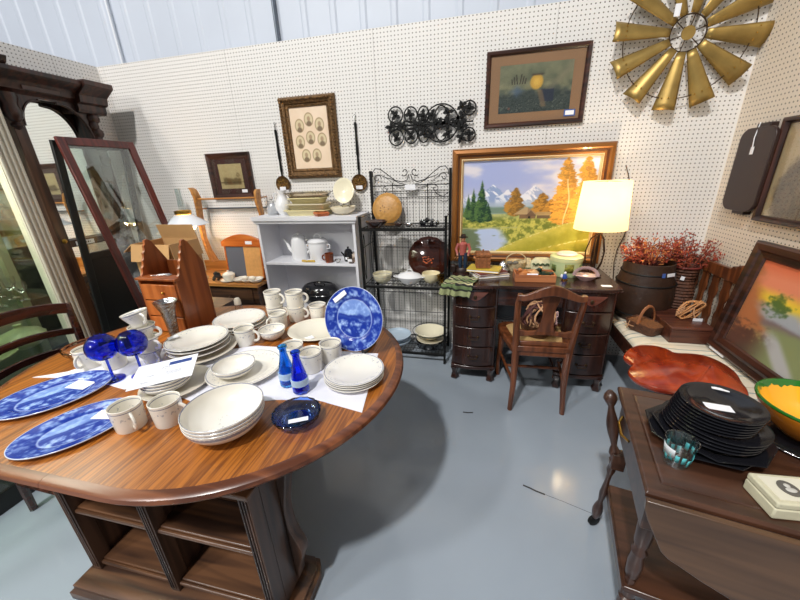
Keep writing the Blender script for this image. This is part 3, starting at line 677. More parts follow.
o = tag(MB().b2((0, 0, 0), (.02, .17, .26)).build('wooden_plaque', mat('tan_wood', rgb(196, 160, 112), .5), bevel=.004), 'tan wooden plaque leaning inside the china cabinet', 'plaque'); o.location = (-2.50, .90, .9665); o.rotation_euler = (0, R(-8), 0); o.location = (-2.54, 1.02, .9405)
o = tag(MB().b2((0, 0, 0), (.11, .16, .15)).build('gift_box', mat('dark_green', rgb(64, 70, 52), .5), bevel=.004), 'dark green box on the lower cabinet shelf', 'box'); o.location = (-2.55, .66, .661)

# ================================================================== LADDER-BACK CHAIR at the left
lc = thing('ladder_back_chair', 'dark wooden ladder-back chair between the china cabinet and the table', 'chair', (-2.03, .95, 0), R(90))
# local: x = chair's right-left, -y = front. back at y=0
lw = wood('dark_red_wood', rgb(40, 17, 13), rgb(76, 34, 26), 0, .25, coat=.4); wx = .22
def ladder():
    for sx in (-1, 1):
        MB().tube([(sx*wx*.92, .05, 0), (sx*wx*.95, .01, .30), (sx*wx, 0, .46), (sx*wx, .0, .62), (sx*wx*1.02, -.0, .80), (sx*wx*1.03, -.0, .925)], [.016, .018, .02, .018, .018, .014], 8).build('back_post', lw, lc)
        MB().tube([(sx*wx*1.05, -.42, 0), (sx*wx*1.05, -.42, .44)], [.014, .02], 8).build('front_leg', lw, lc)
        MB().cyl((sx*wx, 0, .2), (sx*wx*1.05, -.42, .2), .009).build('stretcher', lw, lc)
    for i, z in enumerate((.90, .775, .675)):
        mb = MB(); rs = []
        for k in range(17):
            t = k/16*2-1; arc = .035*(1-t*t); hh = (.026 if i == 0 else .017); x = t*wx; yy = .03*(1-t*t)
            rs.append([(x, yy-.007, z+arc-hh), (x, yy+.007, z+arc-hh), (x, yy+.007, z+arc+hh*(1 if i else 1.1)), (x, yy-.007, z+arc+hh*(1 if i else 1.1))])
        mb.rings(rs, cap0=True, cap1=True); mb.build('crest_rail' if i == 0 else 'slat', lw, lc, bevel=.003)
    MB().box((0, -.21, .45), (.47, .44, .035)).build('seat', lw, lc, bevel=.01)
ladder()
# ================================================================== PICTURES AND THINGS ON THE BACK WALL
def picture(name, label, cat, c, w, h, prof, fm, rz=0, fn=None, pw=None, ph=None, matm=None, tilt=0, tagpos=None, tagc=None, glassy=True, nx=110, ins=None):
    t = thing(name, label, cat, c, rot=(tilt, 0, rz))
    frame_rings(MB(), w, h, prof).build('frame', fm, t, smooth=False)
    MB().b2((-w/2+.004, -.004, -h/2+.004), (w/2-.004, 0, h/2-.004)).build('backing', card, t)
    i = ins if ins is not None else prof[-1][0]
    if matm: MB().b2((-w/2+i-.002, -.008, -h/2+i-.002), (w/2-i+.002, -.0045, h/2-i+.002)).build('mat_board', matm, t)
    if fn: canvas('picture', pw or w-2*i+.004, ph or h-2*i+.004, fn, t, nx=nx, y=-.0092, rough=.35)
    if glassy: MB().b2((-w/2+i-.003, -.0125, -h/2+i-.003), (w/2-i+.003, -.0115, h/2-i+.003)).build('glass_pane', pane('picture_glass', (.95, .96, .96), .07), t)
    if tagpos:
        if tagc: MB().b2((tagpos[0]-.035, -.0142, tagpos[1]-.02), (tagpos[0]+.035, -.0130, tagpos[1]+.02)).build('tag_backing', tagc, t)
        o = MB().b2((tagpos[0]-.027, -.0155, tagpos[1]-.013), (tagpos[0]+.027, -.0143, tagpos[1]+.013)).build('price_tag', tagm, t); part_label(o, 'white price tag')
    return t
WY = BY-.001
# eight oval portraits in a gilt frame
giltm = mat('old_gilt', rgb(118, 88, 54), .42, .45, var=.6, vs=70, bump=1.0, bs=110)
def ovals(u, v):
    c = mixc([.95, .86, .76], [.90, .79, .67], fbm(u*6, v*6)); 
    for x, y in ((.24, .71), (.50, .80), (.77, .71), (.21, .45), (.50, .51), (.80, .47), (.33, .22), (.62, .22)):
        d = np.sqrt(((u-x)/.115)**2+((v-y)/.105)**2); c = mixc(c, [.66, .56, .42], ss(1.12, 1.0, d)); c = mixc(c, [.84, .77, .62], ss(.95, .8, d))
        f = np.sqrt(((u-x)/.045)**2+((v-y-.012)/.045)**2); c = mixc(c, [.66, .54, .42], ss(1.1, .7, f)*.9)
        b = np.sqrt(((u-x)/.08)**2+((v-y+.07)/.055)**2); c = mixc(c, [.42, .33, .24], ss(1.1, .6, b)*.85*(d < .95))
    return c
g = picture('picture_frame', 'ornate gilt frame holding eight small oval portraits', 'picture', (-1.362, WY, 1.77), .475, .60, [(0, 0), (0, .02), (.010, .034), (.03, .04), (.048, .030), (.054, .018), (.060, .024), (.072, .018), (.076, .012)], giltm, fn=ovals, glassy=False)
mb = MB(); random.seed(2)
for i in range(26):
    for s_ in (-1, 1):
        mb.ball((-.22+.44*i/25, -.04, s_*.278), (.012, .012, .012), 8, 5)
        if i < 24: mb.ball((s_*.216, -.04, -.26+.52*i/23), (.012, .012, .012), 8, 5)
mb.build('carved_ornament', giltm, g)
# small dark frame with a sepia print
def sepia(u, v):
    n = fbm(u*14, v*14); c = mixc([.82, .74, .55], [.74, .65, .46], n); h = .30+.12*fbm(u*7, u*0+3)
    c = mixc(c, [.45, .36, .22], ss(h+.12, h, v)*ss(.12, .2, v)*.9*ss(.1, .2, u)*ss(.95, .85, u)); c = mixc(c, [.30, .22, .12], ss(.30, .26, v)*ss(.2, .25, v)*ss(.3, .6, n)*.6)
    t_ = np.sqrt(((u-.80)/.10)**2+((v-.55)/.12)**2); return mixc(c, [.50, .40, .25], ss(1, .6, t_)*n*1.1)
picture('picture_frame', 'small dark brown frame with a sepia landscape print on the wall', 'picture', (-2.17, WY, 1.51), .435, .385, [(0, 0), (0, .022), (.008, .028), (.03, .022), (.042, .014), (.048, .013)], dkwood, fn=sepia, pw=.235, ph=.205, matm=mat('brown_mat', rgb(74, 40, 34), .7), tagpos=(.115, -.125))
# evening print with deer in a long brown frame
def deer(u, v):
    n = fbm(u*9, v*7); n2 = fbm(u*30, v*30); c = mixc([.34, .36, .28], [.62, .60, .46], n); c = mixc(c, [.56, .56, .44], ss(.7, 1, v)*.5)
    c = mixc(c, [.15, .20, .22], ss(.62, .35, v+.35*(n-.5))*.65); c = mixc(c, [.10, .13, .12], ss(.45, .6, n2)*ss(.5, .2, v)*.8)
    c = mixc(c, [.34, .42, .54], ss(.17, .0, np.abs(u-.25)+np.abs(v-.45)*.8)*.8); c = mixc(c, [.62, .64, .58], ss(.58, .7, n2)*ss(.4, .2, v)*.5); c = mixc(c, [.16, .18, .26], (np.abs(u-.68) < .09)*(np.abs(v-.33) < .13)*.85)
    c = mixc(c, [.55, .44, .32], ss(.05, .02, np.abs(u-.62+.2*(v-.2)))*(v < .45)*(v > .1)*.7); c = mixc(c, [.60, .55, .44], ss(.12, 0, np.abs(u-.8-(v-.6)*.6))*(v > .45)*.5)
    for s_ in (-1, 1):
        for k in (0, 1, 2): c = mixc(c, [.22, .17, .12], ss(.012, .004, np.abs((u-.27)-s_*(.02+.07*k/2+.10*(v-.62)**1))) * (v > .60)*(v < .80-.04*k)*.9)
    d = np.sqrt(((u-.52)/.095)**2+((v-.62)/.17)**2); c = mixc(c, [.88, .68, .28], ss(1.1, .75, d)); c = mixc(c, [.98, .80, .36], ss(.7, .2, d)*.8)
    c = mixc(c, [.30, .24, .18], ss(.03, .01, np.abs(v-.77))*ss(.10, .06, np.abs(u-.53))*.8)
    return mixc(c, [.62, .36, .28], ss(.035, .015, np.hypot((u-.15)*1.3, v-.10))*.7)
picture('picture_frame', 'brown framed moonlit print with a wide tan mat, high on the wall', 'picture', (.318, WY, 1.985), .645, .46, [(0, 0), (0, .02), (.006, .026), (.02, .024), (.027, .016), (.030, .013)], dkwood, fn=deer, pw=.46, ph=.285, matm=mat('tan_mat', rgb(164, 122, 84), .7, var=.08, vs=3), tagpos=(.235, -.165), tagc=mat('blue_tag', rgb(62, 92, 160), .6))
# large autumn landscape in a gold frame standing on the desk
def tree(c, u, v, x, y0, y1, w, col, dk, taper=.8, seed=0, hard=.16):
    """feathery crown: an envelope broken up by layered noise, lit from the left"""
    t_ = (v-y0)/(y1-y0); env = w*np.clip(1-t_, 0, 1)**taper*np.clip(t_*6, 0, 1)**.5*1.15
    n1 = fbm(u*26+seed, v*44+seed*2, 4); n2 = fbm(u*90+seed, v*120, 3)
    d = env*(.55+.95*n1)-np.abs(u-x)*(1+.25*n2); k = ss(-.004, .012, d)*ss(.25, .25+hard, n2*.6+n1*.4+.10*(d > .02))*(t_ > -.02)*(t_ < 1)
    c2 = mixc(dk, col, ss(.36, .66, n1*.5+n2*.5-.5*(u-x)/max(w, .01)*.4)); return c*(1-k[..., None])+c2*k[..., None]
def autumn(u, v):
    n = fbm(u*9, v*7); n2 = fbm(u*30, v*26); n3 = fbm(u*90, v*70, 2); cl = fbm(u*3.2+4, v*5.5+2)
    c = mixc([.66, .70, .87], [.88, .86, .89], ss(.42, .68, cl)); c = mixc(c, [.92, .87, .82], ss(.78, .55, v)*.45)
    for mx_, mh, mw, tone in ((.56, .135, .085, .75), (.24, .155, .10, 1.0), (.36, .10, .07, .8), (.10, .07, .08, .6)):
        m = .60+mh*np.clip(1-np.abs(u-mx_)/mw/1.5, 0, 1)**1.25+.035*(n2-.5); k = ss(m+.006, m-.006, v)*ss(.50, .58, v)*ss(mw*1.55, mw*1.2, np.abs(u-mx_)) 
        cm_ = mixc([.58, .65, .80], [.95, .95, .97], ss(.42, .58, fbm(u*44+v*30, v*20)+.8*(v-.66)+.25*(mx_-u)/mw)); c = c*(1-(k*tone)[..., None])+cm_*(k*tone)[..., None]
    c = mixc(c, [.60, .69, .74], ss(.62, .50, v+.04*n)*.85); c = mixc(c, [.42, .52, .42], ss(.03, .0, np.abs(v-.455-.02*n)-.02)*.8)
    gr = ss(.445, .43, v+.015*n); fld = mixc([.46, .50, .20], [.80, .77, .38], ss(.35, .65, n2*.7+n3*.3)); fld = mixc(fld, [.70, .72, .52], ss(.34, .42, v)*.6); c = c*(1-gr[..., None])+fld*gr[..., None]
    for sx, y0, y1, wd in ((.05, .36, .66, .045), (.09, .34, .72, .05), (.155, .33, .80, .075), (.21, .34, .56, .05)): c = tree(c, u, v, sx, y0, y1, wd, np.array([.34, .46, .24]), np.array([.10, .22, .16]), .9, sx*50, .05)
    org, od = np.array([.80, .58, .24]), np.array([.50, .36, .16])
    c = tree(c, u, v, .42, .40, .71, .085, org*.92, od, .55, 3); c = tree(c, u, v, .62, .42, .65, .085, org*.95, od, .5, 9); c = tree(c, u, v, .69, .42, .58, .06, org*.9, od, .5, 12)
    for tx, sd in ((.79, 21), (.93, 33)):
        for k in range(4): c = tree(c, u, v, tx+.01*(-1)**k, .30+.155*k, .62+.125*k, .135-.022*k, org*1.13, od*1.35, .5, sd+k*5)
    c = mixc(c, [.90, .84, .66], ss(.006, .002, np.abs(u-.803-.012*np.sin(v*14)))*(v > .27)*(v < .78)*.85); c = mixc(c, [.62, .46, .26], ss(.005, .002, np.abs(u-.925+.01*np.sin(v*11)))*(v > .30)*(v < .7)*.6)
    wall = (np.abs(u-.52) < .062)*(v > .375)*(v < .43); c = mixc(c, [.50, .38, .28], wall*.95); c = mixc(c, [.18, .14, .10], ((np.abs(u-.535) < .010)*(v > .375)*(v < .415)))
    roof = (v > .42)*(v < .50)*(np.abs(u-.505)+(v-.42)*1.1 < .095); c = mixc(c, [.74, .63, .46], roof*.95); c = mixc(c, [.60, .48, .36], roof*(u > .52)*.8); gab = (v > .40)*(v < .48)*(np.abs(u-.545)+(v-.40)*.7 < .045); c = mixc(c, [.44, .34, .26], gab*.9)
    c = mixc(c, [.66, .56, .40], (v > .41)*(v < .445)*(np.abs(u-.64) < .055)*.9); c = mixc(c, [.42, .33, .26], (v > .375)*(v < .41)*(np.abs(u-.64) < .048)*.9)
    # river at lower left, then banks rolling up to the right
    riv = ss(.30, .26, v+.03*n)*ss(.50, .40, u+.55*np.abs(v-.12)+.15*n); rc = mixc([.44, .50, .38], [.74, .80, .92], ss(.42, .60, fbm(u*7+2, v*16)+.5*ss(.05, .22, u)-.28)); c = c*(1-riv[..., None])+rc*riv[..., None]
    c = mixc(c, [.72, .72, .50], ss(.012, .0, np.abs(v-.275+.02*n-.03*u))*(u < .45)*.8)
    for off, sl, cc, dd in ((.02, .75, (.62, .60, .20), (.84, .78, .36)), (-.14, .62, (.50, .50, .14), (.78, .70, .28)), (-.36, .60, (.44, .40, .10), (.72, .62, .22))):
        e = v-(off+sl*(u-.30)*(1-.45*(u-.3)))+.02*(n2-.5); k = ss(.006, -.006, e)*(u > .20)*ss(.42, .40, v); cc2 = mixc(cc, dd, ss(-.16, 0, e)*.7+.5*(n2-.4)); c = c*(1-k[..., None])+cc2*k[..., None]
        c = mixc(c, [.90, .88, .66], ss(.010, .0, np.abs(e+.008))*(u > .25)*(v < .38)*ss(.45, .6, n3)*.8)
    return c
goldm = mat('gold_frame', rgb(146, 92, 38), .35, .4, var=.12, vs=6, coat=.3)
gp_ = picture('landscape_painting', 'large autumn mountain landscape in a wide gold frame behind the desk things', 'painting', (.322, 2.735, 1.21), 1.085, .83, [(0, 0), (0, .03), (.01, .045), (.03, .05), (.055, .035), (.075, .028), (.078, .03)], goldm, fn=autumn, pw=.925, ph=.67, nx=330, glassy=False, tilt=R(-1.5))
frame_rings(MB(), 1.005, .75, [(0, .037), (.004, .047), (.012, .040), (.016, .034)]).build('frame_groove', mat('frame_brown', rgb(84, 44, 20), .4), gp_, smooth=False)
frame_rings(MB(), .947, .692, [(0, .002), (0, .030), (.006, .032), (.013, .018), (.016, .010)]).build('inner_liner', mat('linen_liner', rgb(226, 200, 150), .5), gp_, smooth=False)
# ---- long-handled skimmers
def skimmer(label, x, zt, zb, r):
    t = thing('skimmer', label, 'skimmer', (x, WY-.012, zb))
    bm_ = mat('aged_brass', rgb(108, 80, 46), .35, .8, var=.5, vs=80, bump=.8, bs=150)
    L_ = zt-zb
    MB().tube([(0, 0, r*.95), (0, 0, r+.03), (0, 0, r+.04), (0, 0, L_*.45), (0, 0, L_*.47), (0, 0, L_*.8), (0, 0, L_-.01)], [.007, .006, .010, .007, .011, .008, .010], 10).build('handle', blackiron, t)
    MB().tube([(0, 0, L_-.01), (0, .004, L_+.03)], .003, 6).tube([(0.008*cos(a), .004, L_+.036+.008*sin(a)) for a in [i*pi/5 for i in range(10)]], .002, 5, closed=True).build('hanging_hook', silver, t)
    MB().lathe([(0, -.006), (r*.6, -.008), (r*.85, -.002), (r, .004), (r, .007), (r*.85, .002), (r*.6, -.003), (0, -.002)], 36, rot=(R(90), 0, 0)).build('pan', bm_, t)
    mb = MB()
    for k in range(5): mb.tube([(r*.62*cos(a+k*1.26)*(1-.5*abs(sin(2.5*a))), -.010, r*.62*sin(a+k*1.26)*(1-.5*abs(sin(2.5*a)))) for a in [i*.2 for i in range(8)]], .002, 5)
    mb.build('relief', brass, t)
    o = MB().b2((-.028, -.016, -r*.75), (.028, -.0145, -r*.75+.028)).build('price_tag', tagm, t); part_label(o, 'white price tag'); return t
skimmer('long black-handled brass skimmer hanging left of the oval portraits', -1.668, 1.86, 1.43, .066)
skimmer('long black-handled brass skimmer hanging right of the oval portraits', -.975, 1.87, 1.42, .066)
# ---- wrought iron scroll plaque
sc = thing('iron_wall_plaque', 'black wrought iron scroll wall decoration with leaves', 'wall decoration', (-.38, WY-.022, 1.81))
mb = MB()
def ring(x, z, rx, rz, r=.005): mb.tube([(x+rx*cos(a), 0, z+rz*sin(a)) for a in [i*pi/12 for i in range(24)]], r, 6, closed=True)
for x, z, a, b in ((-.27, .075, .055, .055), (-.27, -.075, .055, .055), (-.155, .07, .048, .052), (-.155, -.07, .048, .052), (-.06, .065, .04, .055), (-.06, -.065, .04, .055), (.27, .085, .045, .045), (.27, -.085, .045, .045)): ring(x, z, a, b)
ring(.07, 0, .125, .125); ring(.07, 0, .055, .115)
mb.tube([(-.32, 0, 0), (.30, 0, 0)], .006, 6)
for s_ in (-1, 1): mb.tube([(-.30+.05*k, 0, s_*.035*cos(k*1.3)) for k in range(12)], .006, 6)
mb.build('scrollwork', blackiron, sc)
random.seed(5); lf = MB()
def leaf(x, z, a, L=.05, w=.018):
    d = Vector((cos(a), 0, sin(a))); q = Vector((-sin(a), 0, cos(a))); P = []
    for t_, k in ((0, .2), (.25, .9), (.4, .7), (.55, 1), (.75, .6), (1, .05)): P.append((t_, k))
    v = [Vector((x, -.006, z))+d*L*t_+q*w*k for t_, k in P]+[Vector((x, -.006, z))+d*L*t_-q*w*k for t_, k in P[::-1]]
    lf.prism([(p.x, p.z) for p in v], -.010, -.004, lambda a_, b_, c_: (a_, c_, b_))
for x, z in ((-.27, .075), (-.27, -.075), (-.155, .07), (-.155, -.07), (-.06, .06), (-.06, -.06), (.03, .0), (.11, .0), (.0, .06), (.0, -.06), (.12, .07), (.12, -.07), (.22, .03), (.22, -.03), (.27, .085), (.27, -.085), (-.22, 0), (-.31, 0), (.07, 0), (-.1, 0), (.18, .0), (.215, .10), (.215, -.10)):
    a0 = random.uniform(0, 6.3)
    for k in range(4): leaf(x, z, a0+k*pi/2+random.uniform(-.3, .3), random.uniform(.034, .05), .014)
    lf.ball((x, -.008, z), (.011, .010, .011), 8, 5)
lf.build('leaves', blackiron, sc)
# ---- windmill wheel
wm = thing('windmill_wheel', 'gold painted metal windmill wheel hung high in the corner', 'wall decoration', W(688, 33, y=WY-.055))
gm = mat('gold_paint', rgb(166, 138, 78), .42, .7, var=.2, vs=9)
mb = MB(); mb.tube([(.093*cos(a), 0, .093*sin(a)) for a in [i*pi/20 for i in range(40)]], .004, 6, closed=True)
mb.build('hub_ring', mat('dark_bronze', rgb(70, 52, 34), .4, .6), wm)
MB().lathe([(0, -.012), (.030, -.010), (.036, 0), (.036, .006), (0, .006)], 24, rot=(R(90), 0, 0)).build('hub_disc', gm, wm)
mb = MB()
for k in range(6): a = k*pi/3+.3; mb.tube([(.03*cos(a), .004, .03*sin(a)), (.093*cos(a), .004, .093*sin(a))], .003, 5)
mb.build('hub_spoke', _m['dark_bronze'], wm)
mb = MB(); mb.tube([(.335*cos(a), .008, .335*sin(a)) for a in [i*pi/30 for i in range(60)]], .003, 6, closed=True); mb.build('wire_ring', _m['dark_bronze'], wm)
for k in range(12):
    a = R(173+30*k); d = Vector((cos(a), 0, sin(a))); q = Vector((-sin(a), 0, cos(a))); tw = .40; rs = []
    for i in range(9):
        t_ = i/8; r0 = .095+.305*t_; w_ = .022+.036*t_; row = []
        for j in range(9):
            s_ = j/8*2-1; row.append(d*r0+q*(w_*s_)+Vector((0, -.035*s_*tw*(.4+t_)-(1-s_*s_)*.016*(.4+t_), 0)))
        rs.append(row)
    MB().rings(rs, closed=False).build('blade', gm, wm, solid=.0015)
    bl = MB()
    for s_ in (-1, 1): p = d*.335+q*(.03*s_)+Vector((0, -.022-.014*s_, 0)); bl.ball(p, .0045, 6, 4)
    bl.ball(d*.335+Vector((0, -.026, 0)), .0045, 6, 4)
    bl.build('rivets', brass, wm)
o = MB().b2((-.11, -.045, .075), (-.08, -.044, .135)).build('price_tag', tagm, wm); part_label(o, 'white price tag')
# ---- cord on the pegboard beside the lamp
mb = MB(); pts = [(626, 165), (629, 178), (631, 200), (629, 220), (624, 236), (617, 250), (614, 262), (613, 280)]
tag(MB().tube([W(x, y, y=BY-.008) for x, y in pts], .003, 6).build('lamp_cord', mat('cord_brown', rgb(72, 54, 40), .5)), 'thin brown cord hanging down the pegboard right of the lamp', 'cord')

# ================================================================== RIGHT WALL
def portrait(u, v):
    n = fbm(u*5, v*5); n2 = fbm(u*22, v*22); c = mixc([.84, .76, .62], [.76, .67, .52], n)
    body = ss(1.15, .85, np.sqrt(((u-.42)/.34)**2+((v-.25)/.42)**2)+.25*(n2-.5)); c = mixc(c, [.42, .36, .31], body*.9)
    c = mixc(c, [.34, .31, .28], ss(.4, .65, n2)*body*.6); h = np.sqrt(((u-.5)/.13)**2+((v-.78)/.14)**2); c = mixc(c, [.40, .36, .32], ss(1.15, .9, h)*.8); return mixc(c, [.68, .62, .54], ss(.85, .6, h))
picture('picture_frame', 'dark framed faded portrait drawing on the right wall', 'picture', (RX-.002, 2.09, 1.415), .54, .52, [(0, 0), (0, .03), (.006, .036), (.018, .032), (.026, .014), (.032, .013)], dkwoodz, rz=R(-90), fn=portrait)
bd_ = thing('hanging_board', 'dark rounded wooden board hanging left of the portrait on the right wall', 'board', (RX-.002, 2.475, 1.42), rz=R(-90))
out = []
for cx_, cz_, a0 in ((.07, .17, 0), (-.07, .17, 90), (-.07, -.17, 180), (.07, -.17, 270)):
    for i in range(7): a = R(a0+15*i); out.append((cx_+.065*cos(a), cz_+.055*sin(a)))
MB().prism(out, -.055, -.035, lambda a, b, c: (a, c, b)).build('board', mat('dark_brown_board', rgb(50, 32, 28), .4), bd_, bevel=.004)
MB().b2((-.05, -.04, .215), (.05, -.0, .245)).b2((-.05, -.04, -.245), (.05, -.0, -.215)).build('end_block', mat('dark_brown_board', 0), bd_, bevel=.004)
MB().tube([(-.02, -.045, .25), (-.005, -.062, .17), (.0, -.060, .12)], .0025, 5).build('string', tagm, bd_)
o = MB().b2((-.012, -.060, .085), (.012, -.0575, .125)).build('price_tag', tagm, bd_); part_label(o, 'small white tag on a string')
# ================================================================== SMALL TABLE WITH LAMP AND SLATE (behind the dining table)
pine = wood('honey_pine', rgb(172, 112, 52), rgb(206, 146, 78), 0, .35)
st = thing('washstand', 'small pine-topped wooden washstand against the pegboard left of the grey bookcase', 'table', (-2.20, 2.56, 0))
SZ = .65
MB().b2((-.44, -.215, SZ-.03), (.40, .19, SZ)).build('top', pine, st, bevel=.005)
MB().b2((-.41, -.18, .12), (.37, .17, SZ-.03)).build('body', oakdk, st, bevel=.004)
MB().b2((-.44, .17, SZ), (.40, .19, SZ+.10)).build('splashback', pine, st, bevel=.004)
for sx in (-.38, .34):
    for sy in (-.15, .15): MB().b2((sx-.02, sy-.02, 0), (sx+.02, sy+.02, .12)).build('leg', oakdk, st)
d = MB().b2((-.36, -.192, .44), (.32, -.18, .60)).build('drawer', oakdk, st, bevel=.003)
for x in (-.15, .10): MB().ball((x, -.205, .52), .014).build('knob', oakdk, d)
# towel rail brackets
harp = thing('towel_rail', 'wooden towel rail frame with curved ends on the pegboard', 'rail', (0, 0, 0))
def bracket(x0, pts, w=.018):
    mb = MB(); rs = [[(x-w/2, y-wd, z), (x+w/2, y-wd, z), (x+w/2, y+wd, z), (x-w/2, y+wd, z)] for x, y, z, wd in pts]; mb.rings(rs, cap0=True, cap1=True); return mb
hx0, hx1, hy = -2.50, -1.86, 2.665
bracket(hx0, [(hx0-.03, hy, 1.43, .02), (hx0-.005, hy, 1.41, .03), (hx0+.015, hy, 1.35, .034), (hx0+.01, hy, 1.25, .03), (hx0-.005, hy, 1.12, .026), (hx0-.01, hy, .98, .024), (hx0+.01, hy, .86, .03), (hx0+.045, hy, .762, .045)], .022).build('curved_end', pine, harp, ang=60)
bracket(hx1, [(hx1+.005, hy, 1.40, .022), (hx1-.005, hy, 1.38, .032), (hx1-.012, hy, 1.30, .034), (hx1, hy, 1.2, .024), (hx1+.004, hy, .762, .03)], .022).build('curved_end', pine, harp, ang=60)
harp.location = (0, 0, 0)
for z in (1.33,): MB().cyl((hx0, hy, z), (hx1, hy, z), .008).build('rod', pine, harp)
MB().cyl((hx0+.005, BY-.012, 1.24), (hx1, BY-.012, 1.24), .006).build('wire_rod', conduit, harp)
MB().cyl((hx0, hy, 1.24), (hx0, BY-.002, 1.24), .006).build('bracket_pin', pine, harp); MB().cyl((hx1, hy, 1.33), (hx1, BY-.002, 1.33), .006).build('bracket_pin', pine, harp)
# antique lamp with white shade
al = thing('antique_lamp', 'lit antique table lamp with a white cone shade and brass fittings', 'lamp', (-2.46, 2.45, SZ+.001))
al.scale = (1.08, 1.08, 1.06)
MB().lathe([(0, 0), (.065, 0), (.066, .012), (.04, .025), (.015, .05), (.02, .09), (.035, .12), (.03, .16), (.016, .20), (.022, .24), (.018, .30), (.016, .345), (0, .345)], 24).build('stem', mat('ivory_ceramic', rgb(222, 208, 184), .35, coat=.4), al)
MB().lathe([(.03, .34), (.036, .36), (.03, .385), (.018, .39), (.018, .40), (0, .40)], 20).tube([(-.02, 0, .39), (-.16, 0, .41), (-.165, 0, .47)], .004, 6).build('burner', brass, al)
MB().lathe([(.02, .40), (.055, .415), (.078, .45), (.08, .47), (.078, .472)], 28).build('lamp_glass', mat('opal_glass', rgb(255, 240, 214), .4, em=9.0, emc=rgb(255, 222, 170)), al)
MB().lathe([(.165, .455), (.168, .458), (.060, .535), (.052, .537), (.050, .530), (.16, .455)], 36).build('shade', mat('milk_glass_shade', rgb(232, 236, 244), .25, coat=.3), al)
MB().lathe([(.050, .537), (.056, .545), (.058, .565), (.05, .57), (.048, .565)], 24, wave=.06, waves=12).build('brass_collar', brass, al)
MB().lathe([(.022, .57), (.026, .60), (.018, .68), (.02, .735), (.018, .735), (.016, .68), (.022, .60)], 16).build('chimney', pane('thin_clear_glass', (.93, .97, .97), .14), al)
l = bpy.data.lights.new('antique_lamp_bulb', 'POINT'); l.energy = 20; l.color = (1, .70, .42); l.shadow_soft_size = .05
lo = bpy.data.objects.new('antique_lamp_bulb', l); COL.objects.link(lo); lo.location = (-2.46, 2.45, SZ+.455)
# slate memo board
sl = thing('memo_board', 'orange wood memo board with slate half and a carved top', 'memo board', (-2.0, 2.49, SZ+.0015), rot=(R(-5), 0, 0))
sl.scale = (1.05, 1, 1.06)
mo = wood('orange_maple_flat', rgb(190, 92, 28), rgb(214, 122, 50), 0, .3)
MB().b2((-.165, 0, .0), (.005, .012, .27)).build('slate', mat('slate', rgb(96, 98, 108), .7), sl)
MB().b2((.005, 0, 0), (.165, .012, .27)).build('cork_panel', mat('cork', rgb(216, 158, 92), .8, var=.08, vs=40), sl)
MB().b2((-.175, -.006, 0), (-.163, .016, .28)).b2((.163, -.006, 0), (.175, .016, .28)).b2((-.175, -.006, -.0), (.175, .016, .012)).build('side_frame', mo, sl)
out = [(-.195, .27), (.195, .27), (.19, .32), (.15, .335)]+[(.15-.3*i/10, .335+.035*sin(pi*i/10)) for i in range(1, 10)]+[(-.15, .335), (-.195, .31)]
MB().prism(out, -.010, .018, lambda a, b, c: (a, c, b)).build('carved_top', mo, sl, bevel=.003)
o = MB().b2((.04, -.012, .29), (.10, -.0105, .315)).build('price_tag', tagm, sl); part_label(o, 'white price tag')
# sugar bowl, divided dish, black grapes
o = thing('sugar_bowl', 'white lidded sugar bowl on a saucer beside the black ornament', 'bowl', (-2.12, 2.42, SZ+.001))
MB().lathe(plate_prof(.075, .012), 32).build('saucer', white, o); MB().lathe(bowl_prof(.052, .058, foot=.6), 32, c=(0, 0, .006)).build('bowl', white, o); MB().lathe([(.05, .062), (.035, .078), (.008, .085), (.010, .095), (0, .10)], 24).build('lid', white, o)
for z in (0,):
    o = thing('divided_dish', 'white divided serving dish at the right end of the washstand', 'dish', (-1.80+.02, 2.29, SZ+.001))
    for dx in (-.085, 0, .085): MB().lathe(bowl_prof(.055, .028, foot=.6), 28, c=(dx*.9, 0, .001), sy=1.25, wave=.04, waves=8).build('section', white, o)
    o.location = (-1.93, 2.42, SZ+.001)
o = thing('black_berry_ornament', 'cluster of shiny black beads or berries beside the sugar bowl', 'ornament', (-2.24, 2.42, SZ+.001)); mb = MB(); random.seed(3)
for i in range(34): a, b = random.uniform(0, 6.28), random.uniform(0, 1); mb.ball((.035*cos(a)*(1-b*.6), .035*sin(a)*(1-b*.6), .012+b*.06), .012, 8, 6)
mb.build('berries', mat('black_gloss', (.01, .01, .013), .12), o)

# ================================================================== GREY BOOKCASE
gry = mat('grey_paint', rgb(226, 226, 231), .5, var=.03, vs=4)
BX0, BX1, BF, BB, BH_ = -1.79, -.935, 2.47, 2.765, 1.19
bc = thing('bookcase', 'pale grey painted open bookcase under the oval portraits', 'bookcase', (0, 0, 0))
MB().b2((BX0, BF, 0), (BX0+.022, BB, BH_-.03)).build('side_panel', gry, bc, bevel=.002); MB().b2((BX1-.022, BF, 0), (BX1, BB, BH_-.03)).build('side_panel', gry, bc, bevel=.002)
MB().b2((BX0+.022, BB-.01, .05), (BX1-.022, BB-.003, BH_-.03)).build('back_panel', gry, bc)
MB().rings([[(BX0-a, BF-a, z), (BX1+a, BF-a, z), (BX1+a, BB, z), (BX0-a, BB, z)] for a, z in ((.0, BH_-.055), (.012, BH_-.052), (.014, BH_-.034), (.026, BH_-.030), (.028, BH_))], cap0=True, cap1=True).build('top', gry, bc)
for z in (.81, .42, .08): MB().b2((BX0+.022, BF+.006, z-.02), (BX1-.022, BB-.01, z)).build('shelf', gry, bc, bevel=.002)
MB().b2((BX0+.022, BF+.01, 0), (BX1-.022, BF+.025, .06)).build('kick_board', gry, bc)
BT, S1, S2 = BH_+.0005, .8105, .4205
wc = mat('white_china', rgb(238, 238, 240), .18, coat=.5); yel = mat('cream_yellow', rgb(232, 220, 168), .25, coat=.4); redb = mat('russet', rgb(178, 96, 50), .4)
